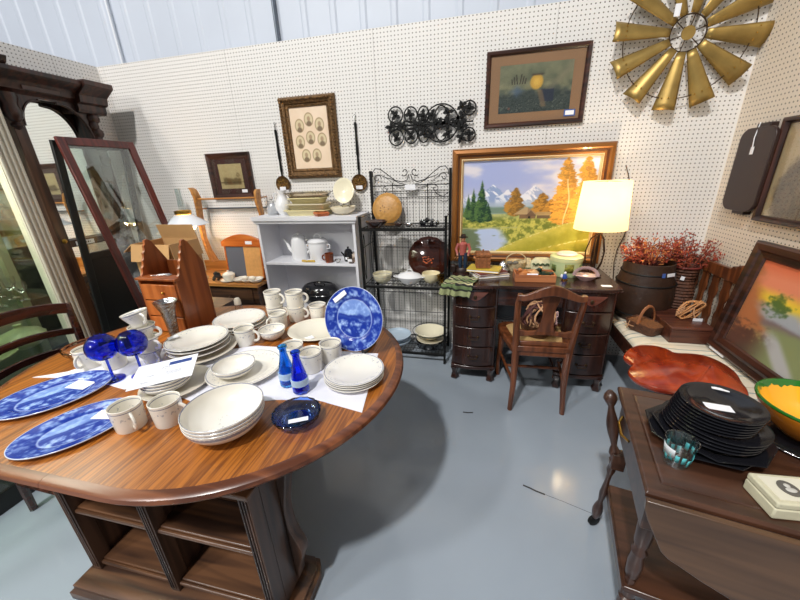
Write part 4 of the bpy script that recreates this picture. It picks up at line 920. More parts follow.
o = thing('glass_jar', 'clear and white glass jar with stopper on the bookcase top at the left', 'jar', (-1.70, 2.60, BT))
MB().lathe([(0, .002), (.04, 0), (.048, .02), (.046, .06), (.026, .085), (.022, .10), (.024, .102), (.018, .10), (.022, .085), (.04, .06), (.042, .02), (0, .008)], 24).build('jar', mat('frosted_white', rgb(226, 228, 232), .15, trans=.5), o); MB().lathe([(.02, .101), (.03, .11), (.012, .13), (.016, .145), (0, .155)], 16).build('stopper', cg, o)
o = thing('white_pitcher', 'white china pitcher with a rounded belly on the bookcase top', 'pitcher', (-1.595, 2.60, BT))
MB().lathe([(0, .003), (.035, 0), (.04, .008), (.062, .04), (.068, .075), (.055, .115), (.036, .145), (.034, .165), (.046, .195), (.043, .196), (.031, .165), (.033, .145), (.052, .115), (.064, .075), (.058, .04), (0, .01)], 32).build('body', wc, o)
MB().tube([(-.04, 0, .18), (-.075, 0, .17), (-.085, 0, .12), (-.066, 0, .075)], [.006]*4, 8).build('handle', wc, o)
MB().prism([(.03, 0), (.062, .012), (.034, -.02)], .165, .198, lambda a, b, c: (a, b+.004, c)).build('spout', wc, o)
cs_ = ['bottom cream rectangular dish of the stack on the bookcase top', 'second cream dish of the stack on the bookcase top', 'third cream dish of the stack on the bookcase top']
def baker(label, loc, L=.36, D=.17, H=.045, m=yel):
    P = []
    for a, z in ((-.02, 0), (0, H*.8), (.012, H*.85), (.012, H), (0, H), (-.004, H-.004), (-.022, .006)):
        q = [(x*(L/2+a), y*(D/2+a)) for x, y in ((-1, -.8), (-.92, -1), (.92, -1), (1, -.8), (1, .8), (.92, 1), (-.92, 1), (-1, .8))]; P.append([(x, y, z) for x, y in q])
    t = MB().rings(P, cap0=True, cap1=True).build('baking_dish', m, ang=50); t.location = loc; return tag(t, label, 'dish')
for i, l in enumerate(cs_): baker(l, (-1.36, 2.60, BT+i*.0455), L=.36-.04*i, D=.19-.02*i, m=(yel, mat('pale_cream', rgb(226, 216, 190), .3, coat=.3), yel)[i])
baker('smoky amber glass dish on top of the cream dishes', (-1.36, 2.61, BT+3*.0455), L=.34, D=.16, H=.04, m=glass('amber_glass', (.62, .52, .40), .05))
o = MB().lathe([(0, 0), (.05, .0), (.062, .02), (.05, .032), (0, .02)], 8, wave=.15, waves=4).build('leaf_dish', redb); o.location = (-1.215, 2.50, BT); tag(o, 'small orange leaf shaped dish at the front of the bookcase top', 'dish')
make_bowl('pale cream oval bowl under the upright plate on the bookcase top', (-1.065, 2.59, BT), .10, .06, mat('pale_cream', 0), rz=0)
o = tag(MB().lathe(plate_prof(.088, .012), 44, sy=1.12).build('oval_plate', mat('cream_plate', rgb(240, 232, 204), .25, coat=.4)), 'oval cream plate standing upright above the cream bowl', 'plate'); o.location = (-1.075, 2.665, BT+.175); o.rotation_euler = (R(80), 0, 0)
o2 = thing('plate_easel', 'small dark easel holding the upright oval cream plate', 'stand', (-1.075, 2.69, BT)); MB().tube([(-.03, -.055, .062), (-.03, -.02, .058), (-.03, .045, .0), (-.03, .0, .13)], .003, 5).build('leg', blackiron, o2); MB().tube([(.03, -.055, .062), (.03, -.02, .058), (.03, .045, .0), (.03, .0, .13)], .003, 5).build('leg', blackiron, o2); MB().cyl((-.03, .02, .03), (.03, .02, .03), .003).build('crossbar', blackiron, o2)
# shelf 1
o = thing('coffee_pot', 'tall white china coffee pot with a curved spout on the bookcase shelf', 'coffee pot', (-1.52, 2.63, S1), R(180))
o.scale = (1.12, 1.12, 1.12)
MB().lathe([(0, 0), (.062, 0), (.066, .01), (.064, .08), (.056, .15), (.05, .165), (0, .165)], 32).build('body', wc, o); MB().lathe([(.05, .165), (.045, .175), (.02, .188), (.008, .19), (.012, .205), (0, .212)], 24).build('lid', wc, o)
MB().tube([(.055, 0, .05), (.085, 0, .075), (.10, 0, .12), (.125, 0, .155)], [.018, .014, .010, .008], 10).build('spout', wc, o); MB().tube([(-.052, 0, .145), (-.09, 0, .15), (-.10, 0, .10), (-.062, 0, .045)], .007, 8).build('handle', wc, o)
o = thing('biscuit_jar', 'white china jar with a looped lid next to the coffee pot', 'jar', (-1.34, 2.625, S1))
o.scale = (1.15, 1.15, 1.15)
MB().lathe([(0, 0), (.064, 0), (.07, .01), (.072, .11), (.068, .13), (0, .13)], 32).build('body', wc, o); MB().lathe([(.074, .13), (.074, .138), (.05, .155), (0, .16)], 28).build('lid', wc, o); MB().tube([(.028*cos(a), 0, .158+.03*sin(a)) for a in [pi*i/10 for i in range(11)]], .005, 8).build('lid_handle', wc, o)
for s_ in (-1, 1): MB().tube([(s_*.07, 0, .115), (s_*.092, 0, .11), (s_*.092, 0, .085), (s_*.07, 0, .08)], .005, 6).build('handle', wc, o)
o = make_mug('brown glazed jug with a white tag on the bookcase shelf', (-1.205, 2.53, S1), R(180), r=.038, h=.075, m=mat('brown_glaze', rgb(112, 54, 30), .2, coat=.5), cat='jug', name='brown_jug'); price(o, (0, -.0385, .04), rot=(R(90), 0, 0), size=(.04, .022))
o = thing('bead_string', 'row of yellow beads lying at the front of the bookcase shelf', 'beads', (-1.39, 2.515, S1)); random.seed(6); mb = MB()
for i in range(11): mb.ball((-.055+.011*i, random.uniform(-.008, .008), .0095), .0095, 8, 6)
mb.build('beads', mat('yellow_beads', rgb(206, 170, 70), .3), o)
o = thing('black_teapot', 'small black metal coffee pot with a knob on the bookcase shelf', 'pot', (-1.055, 2.585, S1)); bg_ = mat('black_gloss', 0)
MB().lathe([(0, 0), (.034, 0), (.038, .01), (.04, .05), (.03, .085), (0, .085)], 24).build('body', bg_, o); MB().lathe([(.031, .085), (.02, .10), (.006, .104), (.010, .118), (0, .122)], 20).build('lid', bg_, o)
MB().tube([(.034, 0, .075), (.065, 0, .075), (.07, 0, .04), (.04, 0, .02)], .005, 8).build('handle', bg_, o); MB().tube([(-.034, 0, .04), (-.05, 0, .06), (-.062, 0, .075)], [.010, .007, .005], 8).build('spout', bg_, o); price(o, (0, -.0405, .03), rot=(R(90), 0, 0), size=(.026, .02))
o = make_bowl('tiny clear glass dish in front of the black pot', (-1.125, 2.52, S1), .024, .03, cg, name='glass_dish', cat='dish')
o = make_bowl('small smoky glass cup with a white tag at the right of the shelf', (-1.005, 2.515, S1), .034, .045, amb, name='glass_cup', cat='cup', foot=.6); price(o, (0, -.035, .03), rot=(R(90), 0, 0), size=(.036, .02))
make_mug('small cream cup at the far right of the bookcase shelf', (-1.0, 2.60, S1), R(200), r=.034, h=.06, m=mat('pinkish_cream', rgb(214, 196, 180), .3))
# shelf 2: black roaster
o = thing('roasting_pan', 'black oval enamel roaster with lid on the lower bookcase shelf', 'pan', (-1.36, 2.60, S2))
en = mat('black_enamel', (.012, .012, .014), .15, coat=.6)
MB().lathe([(0, 0), (.14, 0), (.165, .02), (.175, .09), (.185, .095), (.18, .10), (0, .10)], 44, sy=.66).build('base', en, o); MB().lathe([(.18, .10), (.17, .13), (.14, .165), (.12, .172), (.112, .165), (.03, .168), (0, .168)], 44, sy=.66).build('lid', en, o)
MB().tube([(-.05, 0, .168), (-.04, 0, .185), (.04, 0, .185), (.05, 0, .168)], .006, 6).build('lid_handle', en, o)

# ================================================================== BLACK WIRE RACK
rk = thing('wire_rack', 'tall black iron rack with three wire shelves between bookcase and desk', 'rack', (0, 0, 0))
RX0, RX1, RF, RB = -.875, -.235, 2.42, 2.735
for x in (RX0+.01, RX1): MB().b2((x-.010, RB-.010, 0), (x+.010, RB+.010, 1.505)).build('back_post', blackiron, rk)
for x in (RX0, RX1): MB().b2((x-.009, RF-.009, 0), (x+.009, RF+.009, 1.19)).build('front_post', blackiron, rk)
shelf_z = (1.095, .655, .085)
for z in shelf_z:
    mb = MB(); mb.tube([(RX0, RF, z), (RX1, RF, z), (RX1, RB, z), (RX0, RB, z)], .006, 6, closed=True)
    if z != shelf_z[0]: mb.b2((RX0, RF-.004, z-.018), (RX1, RF+.004, z-.006))
    else: mb.b2((RX0, RF-.006, z-.012), (RX1, RF+.006, z+.006))
    for k in range(1, 24): x = RX0+(RX1-RX0)*k/24; mb.cyl((x, RF, z+.0), (x, RB, z+.0), .002, seg=4)
    for k in range(1, 4): y = RF+(RB-RF)*k/4; mb.cyl((RX0, y, z-.004), (RX1, y, z-.004), .003, seg=4)
    mb.build('wire_shelf', blackiron, rk)
wire = mat('grey_wire', rgb(62, 62, 62), .45, .5); mb = MB()
for z0_, z1_ in ((.10, 1.35),):
    for k in range(1, 13): x = RX0+.01+(RX1-RX0-.01)*k/13; mb.cyl((x, RB, z0_), (x, RB, z1_), .0022, seg=4)
for z in (.32, .50, .90, 1.0, 1.30, 1.33): mb.cyl((RX0, RB, z), (RX1, RB, z), .0028, seg=4)
mb.build('back_grid', wire, rk)
for x in (RX0, RX1):
    mb = MB()
    for z in (.16, .58, .95, 1.18): mb.cyl((x, RF, z), (x, RB, z), .003, seg=5)
    for zc in (.37, .87): mb.tube([(x, RF+.06+.02*sin(t_), zc+.18*cos(t_)*1.0) for t_ in [pi*2*i/16 for i in range(17)]], .003, 5).tube([(x, RB-.06+.03*sin(t_), zc+.18*cos(t_)) for t_ in [pi*2*i/16 for i in range(17)]], .003, 5)
    mb.build('side_scroll', blackiron, rk)
def spiral(cx_, cz_, r0, r1, a0, a1, n=20): return [(cx_+(r0+(r1-r0)*i/n)*cos(a0+(a1-a0)*i/n), RB, cz_+(r0+(r1-r0)*i/n)*sin(a0+(a1-a0)*i/n)) for i in range(n+1)]
mb = MB(); xm = (RX0+RX1)/2+.005
for s_ in (-1, 1):
    X = lambda v: [(xm+s_*(p[0]), p[1], p[2]) for p in v]
    mb.tube(X(spiral(.042, 1.49, .006, .034, 0, 5.4)), .0035, 5)
    mb.tube(X([(.008, RB, 1.47), (.02, RB, 1.43), (.06, RB, 1.415), (.12, RB, 1.43), (.18, RB, 1.475), (.235, RB, 1.515), (.275, RB, 1.52), (.298, RB, 1.495), (.30, RB, 1.46)]), .0035, 5)
    mb.tube(X(spiral(.262, 1.445, .008, .034, 3, 9.5)), .003, 5)
    mb.tube(X([(.0, RB, 1.39), (.08, RB, 1.405), (.15, RB, 1.44), (.22, RB, 1.46)]), .003, 5)
    mb.tube(X(spiral(.20, 1.36, .008, .024, 1, 8)), .003, 5); mb.tube(X([(.18, RB, 1.37), (.21, RB, 1.32), (.26, RB, 1.30), (.30, RB, 1.33)]), .003, 5)
mb.cyl((RX0, RB, 1.39), (RX1, RB, 1.39), .004, seg=5); mb.cyl((xm+.14, RB, 1.1), (xm+.14, RB, 1.40), .004, seg=5); mb.cyl((xm-.14, RB, 1.1), (xm-.14, RB, 1.41), .004, seg=5)
mb.build('scrolled_top', blackiron, rk)
o = MB().b2((xm-.04, RB-.006, 1.355), (xm+.045, RB-.005, 1.395)).build('price_tag', tagm, rk); part_label(o, 'white price tag')
Z1, Z2, Z3 = [z+.0065 for z in shelf_z]
# top shelf things
o = tag(MB().lathe([(0, 0), (.045, 0), (.05, .004), (.085, .045), (.088, .05), (.083, .049), (.045, .01), (0, .008)], 36).build('brown_bowl', mat('dark_brown_glaze', rgb(58, 36, 30), .15, coat=.5)), 'dark brown glazed bowl on the left of the rack top shelf', 'bowl'); o.location = (-.765, 2.48, Z1)
o = thing('carved_plate', 'round golden brown plate with raised figures standing on the rack top shelf', 'plate', (-.735, 2.665, Z1), rot=(R(-12), 0, 0))
gb = mat('golden_brown', rgb(190, 140, 74), .4, var=.15, vs=30, bump=.4, bs=70)
MB().lathe([(0, .0), (.085, .0), (.095, -.006), (.118, -.016), (.122, -.012), (.10, .004), (.09, .010), (0, .010)], 48, c=(0, 0, .122), rot=(R(90), 0, 0)).build('plate_body', gb, o)
mb = MB(); random.seed(8)
for i in range(9): mb.ball((random.uniform(-.055, .055), -.006, .118+random.uniform(-.03, .03)), (random.uniform(.007, .014), .005, random.uniform(.007, .016)), 8, 5)
for i in range(24): a = i*pi/12; mb.ball((.104*cos(a), .008, .122+.104*sin(a)), (.008, .006, .008), 6, 4)
mb.build('relief', mat('dark_gold', rgb(120, 80, 40), .5), o)
make_bowl('tiny dark brown bowl in the middle of the rack top shelf', (-.60, 2.50, Z1), .03, .028, mat('dark_brown_glaze', 0))
o = tag(MB().lathe(plate_prof(.085, .010), 36).build('black_saucer', mat('black_gloss', 0)), 'flat black saucer beside the carved plate on the rack', 'plate'); o.location = (-.655, 2.57, Z1+.0)
o = tag(MB().lathe(bowl_prof(.035, .022), 28).build('silver_dish', silver), 'little silver dish right of the middle of the rack top shelf', 'dish'); o.location = (-.525, 2.52, Z1)
o = thing('trinket_cluster', 'cluster of dark and silver trinkets at the right of the rack top shelf', 'trinkets', (-.37, 2.53, Z1)); random.seed(12); mb = MB(); mb2 = MB()
for i in range(18): (mb if i % 2 else mb2).ball((random.uniform(-.06, .06), random.uniform(-.03, .03), random.uniform(.015, .062)), random.uniform(.010, .018), 8, 6)
mb.build('dark_trinkets', bg_, o); mb2.build('silver_trinkets', silver, o)
MB().b2((-.06, -.032, 0), (.06, .032, .014)).build('trinket_base', bg_, o)
# middle shelf
bb = make_bowl('cream basketwork bowl with floral band on the rack middle shelf', (-.745, 2.50, Z2), .078, .075, crockery('crockery_basket', .055, .030, .064, base=rgb(208, 200, 170), vert=True), wave=.012, waves=30, foot=.5)
gl2 = tag(MB().lathe([(0, 0), (.05, 0), (.055, .004), (.11, .045), (.112, .05), (.108, .048), (.05, .012), (0, .01)], 40, wave=.03, waves=14).build('glass_bowl', glass('frosty_glass', (.92, .9, .84), .12)), 'scalloped pale glass bowl behind the basketwork bowl', 'bowl'); gl2.location = (-.655, 2.635, Z2)
o = thing('lidded_tureen', 'white oval lidded serving dish in the middle of the rack', 'tureen', (-.525, 2.505, Z2))
MB().lathe([(0, .004), (.06, 0), (.065, .006), (.10, .04), (.11, .055), (.102, .056), (.09, .04), (0, .012)], 40, sy=.72, wave=.02, waves=8).build('bowl', wc, o); MB().lathe([(.102, .056), (.08, .075), (.03, .09), (0, .092)], 40, sy=.72).build('lid', wc, o)
MB().tube([(.022*cos(a), 0, .09+.022*sin(a)) for a in [pi*i/8 for i in range(9)]], .004, 6).build('lid_handle', wc, o)
for s_ in (-1, 1): MB().tube([(s_*.10, -.025, .05), (s_*.128, -.01, .055), (s_*.128, .01, .055), (s_*.10, .025, .05)], .004, 6).build('handle', wc, o)
make_bowl('pale yellow bowl at the right end of the rack middle shelf', (-.36, 2.545, Z2), .072, .075, mat('ivory_bowl', rgb(226, 214, 176), .25, coat=.4), foot=.55)
o = thing('amber_platter', 'round dark amber glass platter with fruit centre standing on the rack', 'platter', (-.40, 2.635, Z2+.003), rot=(R(-14), 0, 0))
MB().lathe([(0, 0), (.13, 0), (.165, -.018), (.17, -.014), (.135, .006), (0, .008)], 56, c=(0, 0, .17), rot=(R(90), 0, 0), wave=.015, waves=40).build('platter_body', mat('dark_amber', rgb(60, 28, 20), .12, coat=.6, trans=.0), o)
mb = MB(); random.seed(3)
for i in range(30): a, r_ = random.uniform(0, 6.28), random.uniform(0, .045); mb.ball((r_*cos(a)*1.1, -.004, .155+r_*sin(a)*.8), (.011, .005, .008), 6, 4)
mb.build('fruit_relief', mat('copper_fruit', rgb(186, 92, 50), .3, .4), o); price(o, (-.052, -.005, .235), rot=(R(90), R(-38), 0), size=(.055, .022))
o = tag(MB().lathe([(0, 0), (.028, 0), (.03, .006), (.018, .02), (.03, .05), (.034, .08), (.03, .08), (.026, .05), (.012, .022), (0, .018)], 20, wave=.05, waves=8).build('amber_goblet', glass('yellow_amber_glass', (.75, .52, .18), .05)), 'small yellow amber glass cup by the rack right post', 'cup'); o.location = (-.272, 2.475, Z2)
# bottom shelf
o = tag(MB().lathe([(0, .0), (.105, 0), (.115, .01), (.12, .055), (.124, .06), (.118, .06), (.11, .012), (0, .01)], 40).build('black_pan', en), 'black round pan under the cream bowl on the lowest rack shelf', 'pan'); o.location = (-.37, 2.55, Z3)
make_plate('cream plate between the black pan and the cream bowl', (-.37, 2.55, Z3+.0605), .115, mat('pale_cream', 0), h=.012)
bl_ = tag(MB().lathe([(0, .003), (.055, 0), (.06, .004), (.11, .05), (.128, .065), (.126, .068), (.108, .054), (.056, .012), (0, .01)], 48).build('cream_bowl', mat('cream_plate', 0)), 'cream bowl with a dark green rim on the lowest rack shelf', 'bowl'); bl_.location = (-.37, 2.55, Z3+.0768)
MB().tube([(.147*cos(a), .147*sin(a), .0665) for a in [i*pi/24 for i in range(48)]], .0032, 6, closed=True).build('green_rim', mat('dark_green_glaze', rgb(40, 48, 36), .25), bl_)
pb = mat('pale_blue', rgb(186, 204, 220), .3, coat=.4)
for i, l in enumerate(('bottom pale blue dish of the pair on the lowest rack shelf', 'top pale blue dish of the pair on the lowest rack shelf')): make_bowl(l, (-.66, 2.56, Z3+.045*i), .12, .04, pb, foot=.6)
# ================================================================== KNEEHOLE DESK
DX0, DX1, DF, DB, DZ = -.185, .885, 2.20, 2.735, .76
dk = thing('kneehole_desk', 'dark mahogany kneehole desk with bowed drawer fronts and rope-carved top edge', 'desk', (0, 0, 0))
def bow(x0, x1, amp, n=16): return [(x0+(x1-x0)*i/n, -amp*(sin(pi*i/n)**.8 if 0 < i < n else 0)) for i in range(n+1)]
topo = [(DX0, DB), (DX0, DF+.03), (DX0+.015, DF+.01)]+[(x, DF+.004+y) for x, y in bow(DX0+.03, DX0+.33, .022)]+[(x, DF+.004+y) for x, y in bow(DX1-.33, DX1-.03, .022)]+[(DX1-.015, DF+.01), (DX1, DF+.03), (DX1, DB)]
MB().prism(topo, DZ-.024, DZ).build('desktop', mahog, dk, bevel=.004)
mb = MB(); ed = topo[1:-1]; L_ = 0
for a, b in zip(ed[:-1], ed[1:]):
    a, b = Vector(a), Vector(b); d = (b-a).length; k = max(1, int(d/.011))
    for i in range(k): p = a+(b-a)*(i+.5)/k; mb.ball((p.x, p.y-.001, DZ-.016), (.0065, .006, .007), 6, 4)
mb.build('rope_moulding', mahog, dk)
for pi_, (px0, px1) in enumerate(((DX0+.025, DX0+.325), (DX1-.325, DX1-.025))):
    MB().b2((px0, DF+.035, .125), (px1, DB-.01, DZ-.024)).build('pedestal', mahogz, dk, bevel=.004)
    base = [(px0-.008, DB)]+[(x, DF+.028+y) for x, y in bow(px0-.008, px1+.008, .026)]+[(px1+.008, DB)]
    MB().prism(base, .10, .127).build('pedestal_base', mahog, dk, bevel=.005)
    hs = [(.135, .285), (.293, .44), (.448, .595), (.603, .73)]
    for j, (z0, z1) in enumerate(hs):
        out = [(px0+.012, DF+.04)]+[(x, DF+.030+y) for x, y in bow(px0+.012, px1-.012, .03)]+[(px1-.012, DF+.04)]
        d = MB().prism(out, z0, z1).build('drawer', mahogz, dk, bevel=.006)
        xm_ = (px0+px1)/2
        if j == 3:
            sh_ = [(-.085, .045), (.085, .045), (.06, .018), (.028, -.012), (0, -.022), (-.028, -.012), (-.06, .018)]
            MB().prism([(xm_+a, (z0+z1)/2+b) for a, b in sh_], DF-.006, DF+.004, lambda a, b, c: (a, c, b)).build('carved_apron', wood('light_mahogany', rgb(84, 46, 38), rgb(112, 66, 54), 0, .2), d, bevel=.002)
            MB().ball((xm_, DF-.008, (z0+z1)/2+.008), (.012, .005, .016), 10, 6).build('escutcheon', _m['dark_bronze'], d)
        else:
            h = MB(); h.tube([(xm_-.03, DF-.004, (z0+z1)/2+.005), (xm_-.026, DF-.018, (z0+z1)/2-.008), (xm_+.026, DF-.018, (z0+z1)/2-.008), (xm_+.03, DF-.004, (z0+z1)/2+.005)], .0035, 6); h.ball((xm_-.03, DF-.003, (z0+z1)/2+.006), (.010, .004, .010), 8, 5); h.ball((xm_+.03, DF-.003, (z0+z1)/2+.006), (.010, .004, .010), 8, 5); h.build('bail_handle', _m['dark_bronze'], d)
    for fx_ in (px0+.02, px1-.02):
        for fy in (DF+.045, DB-.04):
            MB().lathe([(0, 0), (.022, 0), (.030, .012), (.026, .03), (.017, .05), (.022, .075), (.032, .102), (0, .102)], 10, c=(fx_, fy-.004, 0), wave=.12, waves=5).build('claw_foot', mahogz, dk)
MB().b2((DX0+.325, DF+.06, .60), (DX1-.325, DB-.02, DZ-.024)).build('centre_drawer', mahog, dk, bevel=.004)
MB().b2((DX0+.325, DB-.03, .30), (DX1-.325, DB-.015, .60)).build('modesty_panel', mahog, dk)
DT = DZ+.0006
# table lamp
tl = thing('table_lamp', 'lit table lamp with a cream drum shade and curved wire stem on the desk', 'lamp', (.775, 2.50, DT+.0))
lx, ly = tl.location.x, tl.location.y
bz = mat('lamp_bronze', rgb(62, 42, 30), .4, .6)
MB().lathe([(0, 0), (.055, 0), (.058, .008), (.03, .02), (.012, .03), (0, .03)], 28).build('base', bz, tl)
MB().tube([(0, 0, .02), (.002, 0, .12), (.004, 0, .33)], [.014, .010, .007], 10).build('stem', bz, tl)
mb = MB()
for k in range(5): a = k*1.257+.3; mb.tube([(.02*cos(a), .02*sin(a), .02), (.055*cos(a), .055*sin(a), .10), (.062*cos(a), .062*sin(a), .17), (.04*cos(a), .04*sin(a), .26), (.008, 0, .30)], .0045, 6)
mb.build('curved_wires', bz, tl)
shz0 = .325
shm = bpy.data.materials.new('lamp_shade_fabric'); shm.use_nodes = True; nt = shm.node_tree; b = nt.nodes['Principled BSDF']; b.inputs['Base Color'].default_value = rgb(250, 232, 186)+(1,); b.inputs['Roughness'].default_value = .9
b.inputs['Emission Color'].default_value = rgb(255, 242, 208)+(1,); b.inputs['Emission Strength'].default_value = 1.7
tr = nt.nodes.new('ShaderNodeBsdfTranslucent'); tr.inputs[0].default_value = rgb(255, 238, 190)+(1,); mx = nt.nodes.new('ShaderNodeMixShader'); mx.inputs[0].default_value = .55
nt.links.new(b.outputs[0], mx.inputs[1]); nt.links.new(tr.outputs[0], mx.inputs[2]); nt.links.new(mx.outputs[0], nt.nodes['Material Output'].inputs[0])
MB().lathe([(.160, shz0), (.128, shz0+.245)], 44).bm.free() if False else None
mb = MB(); n = 44
mb.rings([[(.158*cos(2*pi*i/n), .158*sin(2*pi*i/n), shz0) for i in range(n)], [(.136*cos(2*pi*i/n), .136*sin(2*pi*i/n), shz0+.30) for i in range(n)]]); mb.build('shade', shm, tl, solid=.002)
mb = MB(); 
for k in range(3): a = k*2.094; mb.cyl((0, 0, shz0+.30), (.135*cos(a), .135*sin(a), shz0+.29), .0018, seg=5)
mb.cyl((.004, 0, .32), (0, 0, shz0+.30), .004, seg=6); mb.build('shade_spider', brass, tl)
MB().ball((.0, 0, shz0+.05), (.028, .028, .04), 16, 10).build('bulb', mat('lit_bulb', (1, .9, .7), .4, em=30, emc=(1, .78, .45)), tl)
for dz, e in ((.185, 6.5),):
    l = bpy.data.lights.new('table_lamp_bulb', 'POINT'); l.energy = e; l.color = (1, .80, .56); l.shadow_soft_size = .03
    lo = bpy.data.objects.new('table_lamp_bulb', l); COL.objects.link(lo); lo.location = (lx, ly, DT+shz0+dz)
# things on the desk
def at(px, py, z=DT): return W(px, py, z=z)
# ceramic figure of a man
fg = thing('figurine', 'painted figurine of a man in hat, red shirt and jeans at the desk left end', 'figurine', at(459, 264)+Vector((-.005, .0, 0)))
fg.location = (-.115, 2.52, DT); fg.scale = (1.12, 1.12, 1.12)
jean = mat('painted_blue', rgb(34, 52, 74), .4); shirt = mat('painted_red', rgb(176, 92, 84), .45); skin = mat('painted_skin', rgb(190, 130, 100), .4); dark = mat('painted_dark', rgb(44, 30, 26), .4)
MB().lathe([(0, 0), (.05, 0), (.052, .015), (.04, .03), (0, .03)], 16, sy=.7).build('base', dark, fg)
for s_ in (-1, 1): MB().tube([(s_*.016, 0, .028), (s_*.018, -.004, .07), (s_*.014, 0, .13)], [.011, .013, .017], 10).build('trouser_leg', jean, fg)
MB().tube([(0, 0, .118), (0, 0, .15), (0, 0, .19), (0, 0, .205)], [.025, .026, .032, .016], 14, flat=.7).build('shirt', shirt, fg)
for s_ in (-1, 1): MB().tube([(s_*.03, 0, .192), (s_*.045, -.004, .155), (s_*.035, -.022, .125)], [.011, .010, .007], 8).build('sleeve', shirt, fg)
MB().tube([(.036, -.02, .125), (.034, -.026, .115)], [.007, .006], 8).tube([(-.036, -.02, .125), (-.034, -.026, .115)], [.007, .006], 8).build('hands', skin, fg)
MB().ball((0, -.002, .222), (.015, .017, .02), 14, 10).ball((0, -.019, .221), (.003, .004, .004), 6, 4).build('head', skin, fg); MB().lathe([(0, .232), (.030, .233), (.031, .236), (.016, .238), (.015, .252), (.008, .255), (0, .254)], 20, sy=.9).build('hat', dark, fg)
MB().b2((.04, -.03, 0), (.075, .0, .045)).build('stump', dark, fg, bevel=.006); MB().b2((-.08, -.03, 0), (-.045, .01, .05)).build('stump', dark, fg, bevel=.006)
# folded striped cloth over the left front corner
def stripes_mat(name, cols, scale, axis=0):
    m, t, b = nm(name); tc = t.nodes.new('ShaderNodeTexCoord'); s = t.nodes.new('ShaderNodeSeparateXYZ'); t.links.new(tc.outputs['UV'], s.inputs[0])
    a = t.nodes.new('ShaderNodeMath'); a.operation = 'MULTIPLY'; a.inputs[1].default_value = scale; t.links.new(s.outputs[axis], a.inputs[0]); f = t.nodes.new('ShaderNodeMath'); f.operation = 'FRACT'; t.links.new(a.outputs[0], f.inputs[0])
    r = t.nodes.new('ShaderNodeValToRGB'); r.color_ramp.interpolation = 'CONSTANT'; e = r.color_ramp.elements
    for i, (p, c) in enumerate(cols):
        q = e[i] if i < 2 else e.new(p); q.position = p; q.color = c+(1,)
    t.links.new(f.outputs[0], r.inputs[0]); t.links.new(r.outputs[0], b.inputs['Base Color']); b.inputs['Roughness'].default_value = .9; _m[name] = m; return m
stm = stripes_mat('striped_cloth', [(0, rgb(150, 156, 112)), (.34, rgb(40, 40, 36)), (.46, rgb(196, 190, 150)), (.60, rgb(34, 34, 32)), (.70, rgb(104, 122, 80)), (.88, rgb(40, 40, 36))], 2.4)
def sheet(name, fn, nu, nv, m, label, cat, parent=None, th=.003):
    P = []; F = []; UV = []
    for j in range(nv+1):
        for i in range(nu+1): u, v = i/nu, j/nv; P.append(tuple(fn(u, v))); UV.append((u, v))
    for j in range(nv):
        for i in range(nu): a = j*(nu+1)+i; F.append((a, a+1, a+nu+2, a+nu+1))
    me = bpy.data.meshes.new(name); me.from_pydata(P, [], F); me.materials.append(m); me.polygons.foreach_set('use_smooth', [True]*len(F)); uv = me.uv_layers.new(name='UV')
    for l_ in me.loops: uv.data[l_.index].uv = UV[l_.vertex_index]
    o = bpy.data.objects.new(name, me); COL.objects.link(o); q = o.modifiers.new('s', 'SOLIDIFY'); q.thickness = th; q.offset = 1
    if parent: o.parent = parent
    return tag(o, label, cat) if label else o
def drape(u, v):
    x = -.20+.20*v-.05*(u-.3); s_ = u*.27; rip = .007*(1+sin(v*26+u*3))*.5+.004*sin(u*17+v*5)
    yb = 2.375-.02*v; fr = DF-.024
    if yb-s_ > fr: return (x-.02*u, yb-s_, DT+.002+rip)
    d = s_-(yb-fr); return (x-.02*u+.01*sin(v*9), fr-.004-.006*sin(v*14)-.01*(1+sin(v*26))*.5, DT+.004+rip*.5-d)
sheet('striped_cloth', drape, 40, 60, stm, 'folded green, cream and black striped cloth over the desk left corner', 'cloth')
# stack of books, basket, tray and so on
def book(label, loc, rz, L, Wd, H, m):
    t = thing('book', label, 'book', loc, rz); MB().b2((-L/2+.004, -Wd/2+.004, .003), (L/2-.004, Wd/2, H-.003)).build('pages', paper, t)
    MB().b2((-L/2, -Wd/2, 0), (L/2, Wd/2, .003)).b2((-L/2, -Wd/2, H-.003), (L/2, Wd/2, H)).b2((-L/2, Wd/2-.002, .003), (L/2, Wd/2+.001, H-.003)).build('cover', m, t); return t
bx_, by_ = .045, 2.45
book('cream covered book at the bottom of the small stack on the desk', (bx_+.035, by_-.0, DT+.001), R(22), .24, .17, .018, mat('cream_cover', rgb(214, 206, 184), .6))
book('dark red book in the middle of the small stack on the desk', (bx_+.03, by_, DT+.020), R(30), .22, .16, .014, mat('red_cover', rgb(110, 44, 38), .6))
book('yellow book on top of the small stack under the lidded basket', (bx_+.0, by_+.01, DT+.035), R(-12), .23, .16, .018, mat('yellow_cover', rgb(206, 178, 66), .6))
wk = mat('wicker', rgb(146, 88, 46), .6, var=.4, vs=60, bump=1, bs=90)
bk_ = thing('lidded_basket', 'small square reddish wicker basket with lid on top of the books', 'basket', (bx_-.015, by_+.02, DT+.0535), R(6))
mb = MB()
for k in range(9): z = .004+k*.0095; mb.rings([[(x*.048, y*.048, z+d) for x, y in ((-1, -1), (1, -1), (1, 1), (-1, 1))] for d in (0,)]+[[(x*.051, y*.051, z+.004) for x, y in ((-1, -1), (1, -1), (1, 1), (-1, 1))], [(x*.048, y*.048, z+.0085) for x, y in ((-1, -1), (1, -1), (1, 1), (-1, 1))]], cap0=(k == 0), cap1=(k == 8))
mb.build('basket_body', wk, bk_)
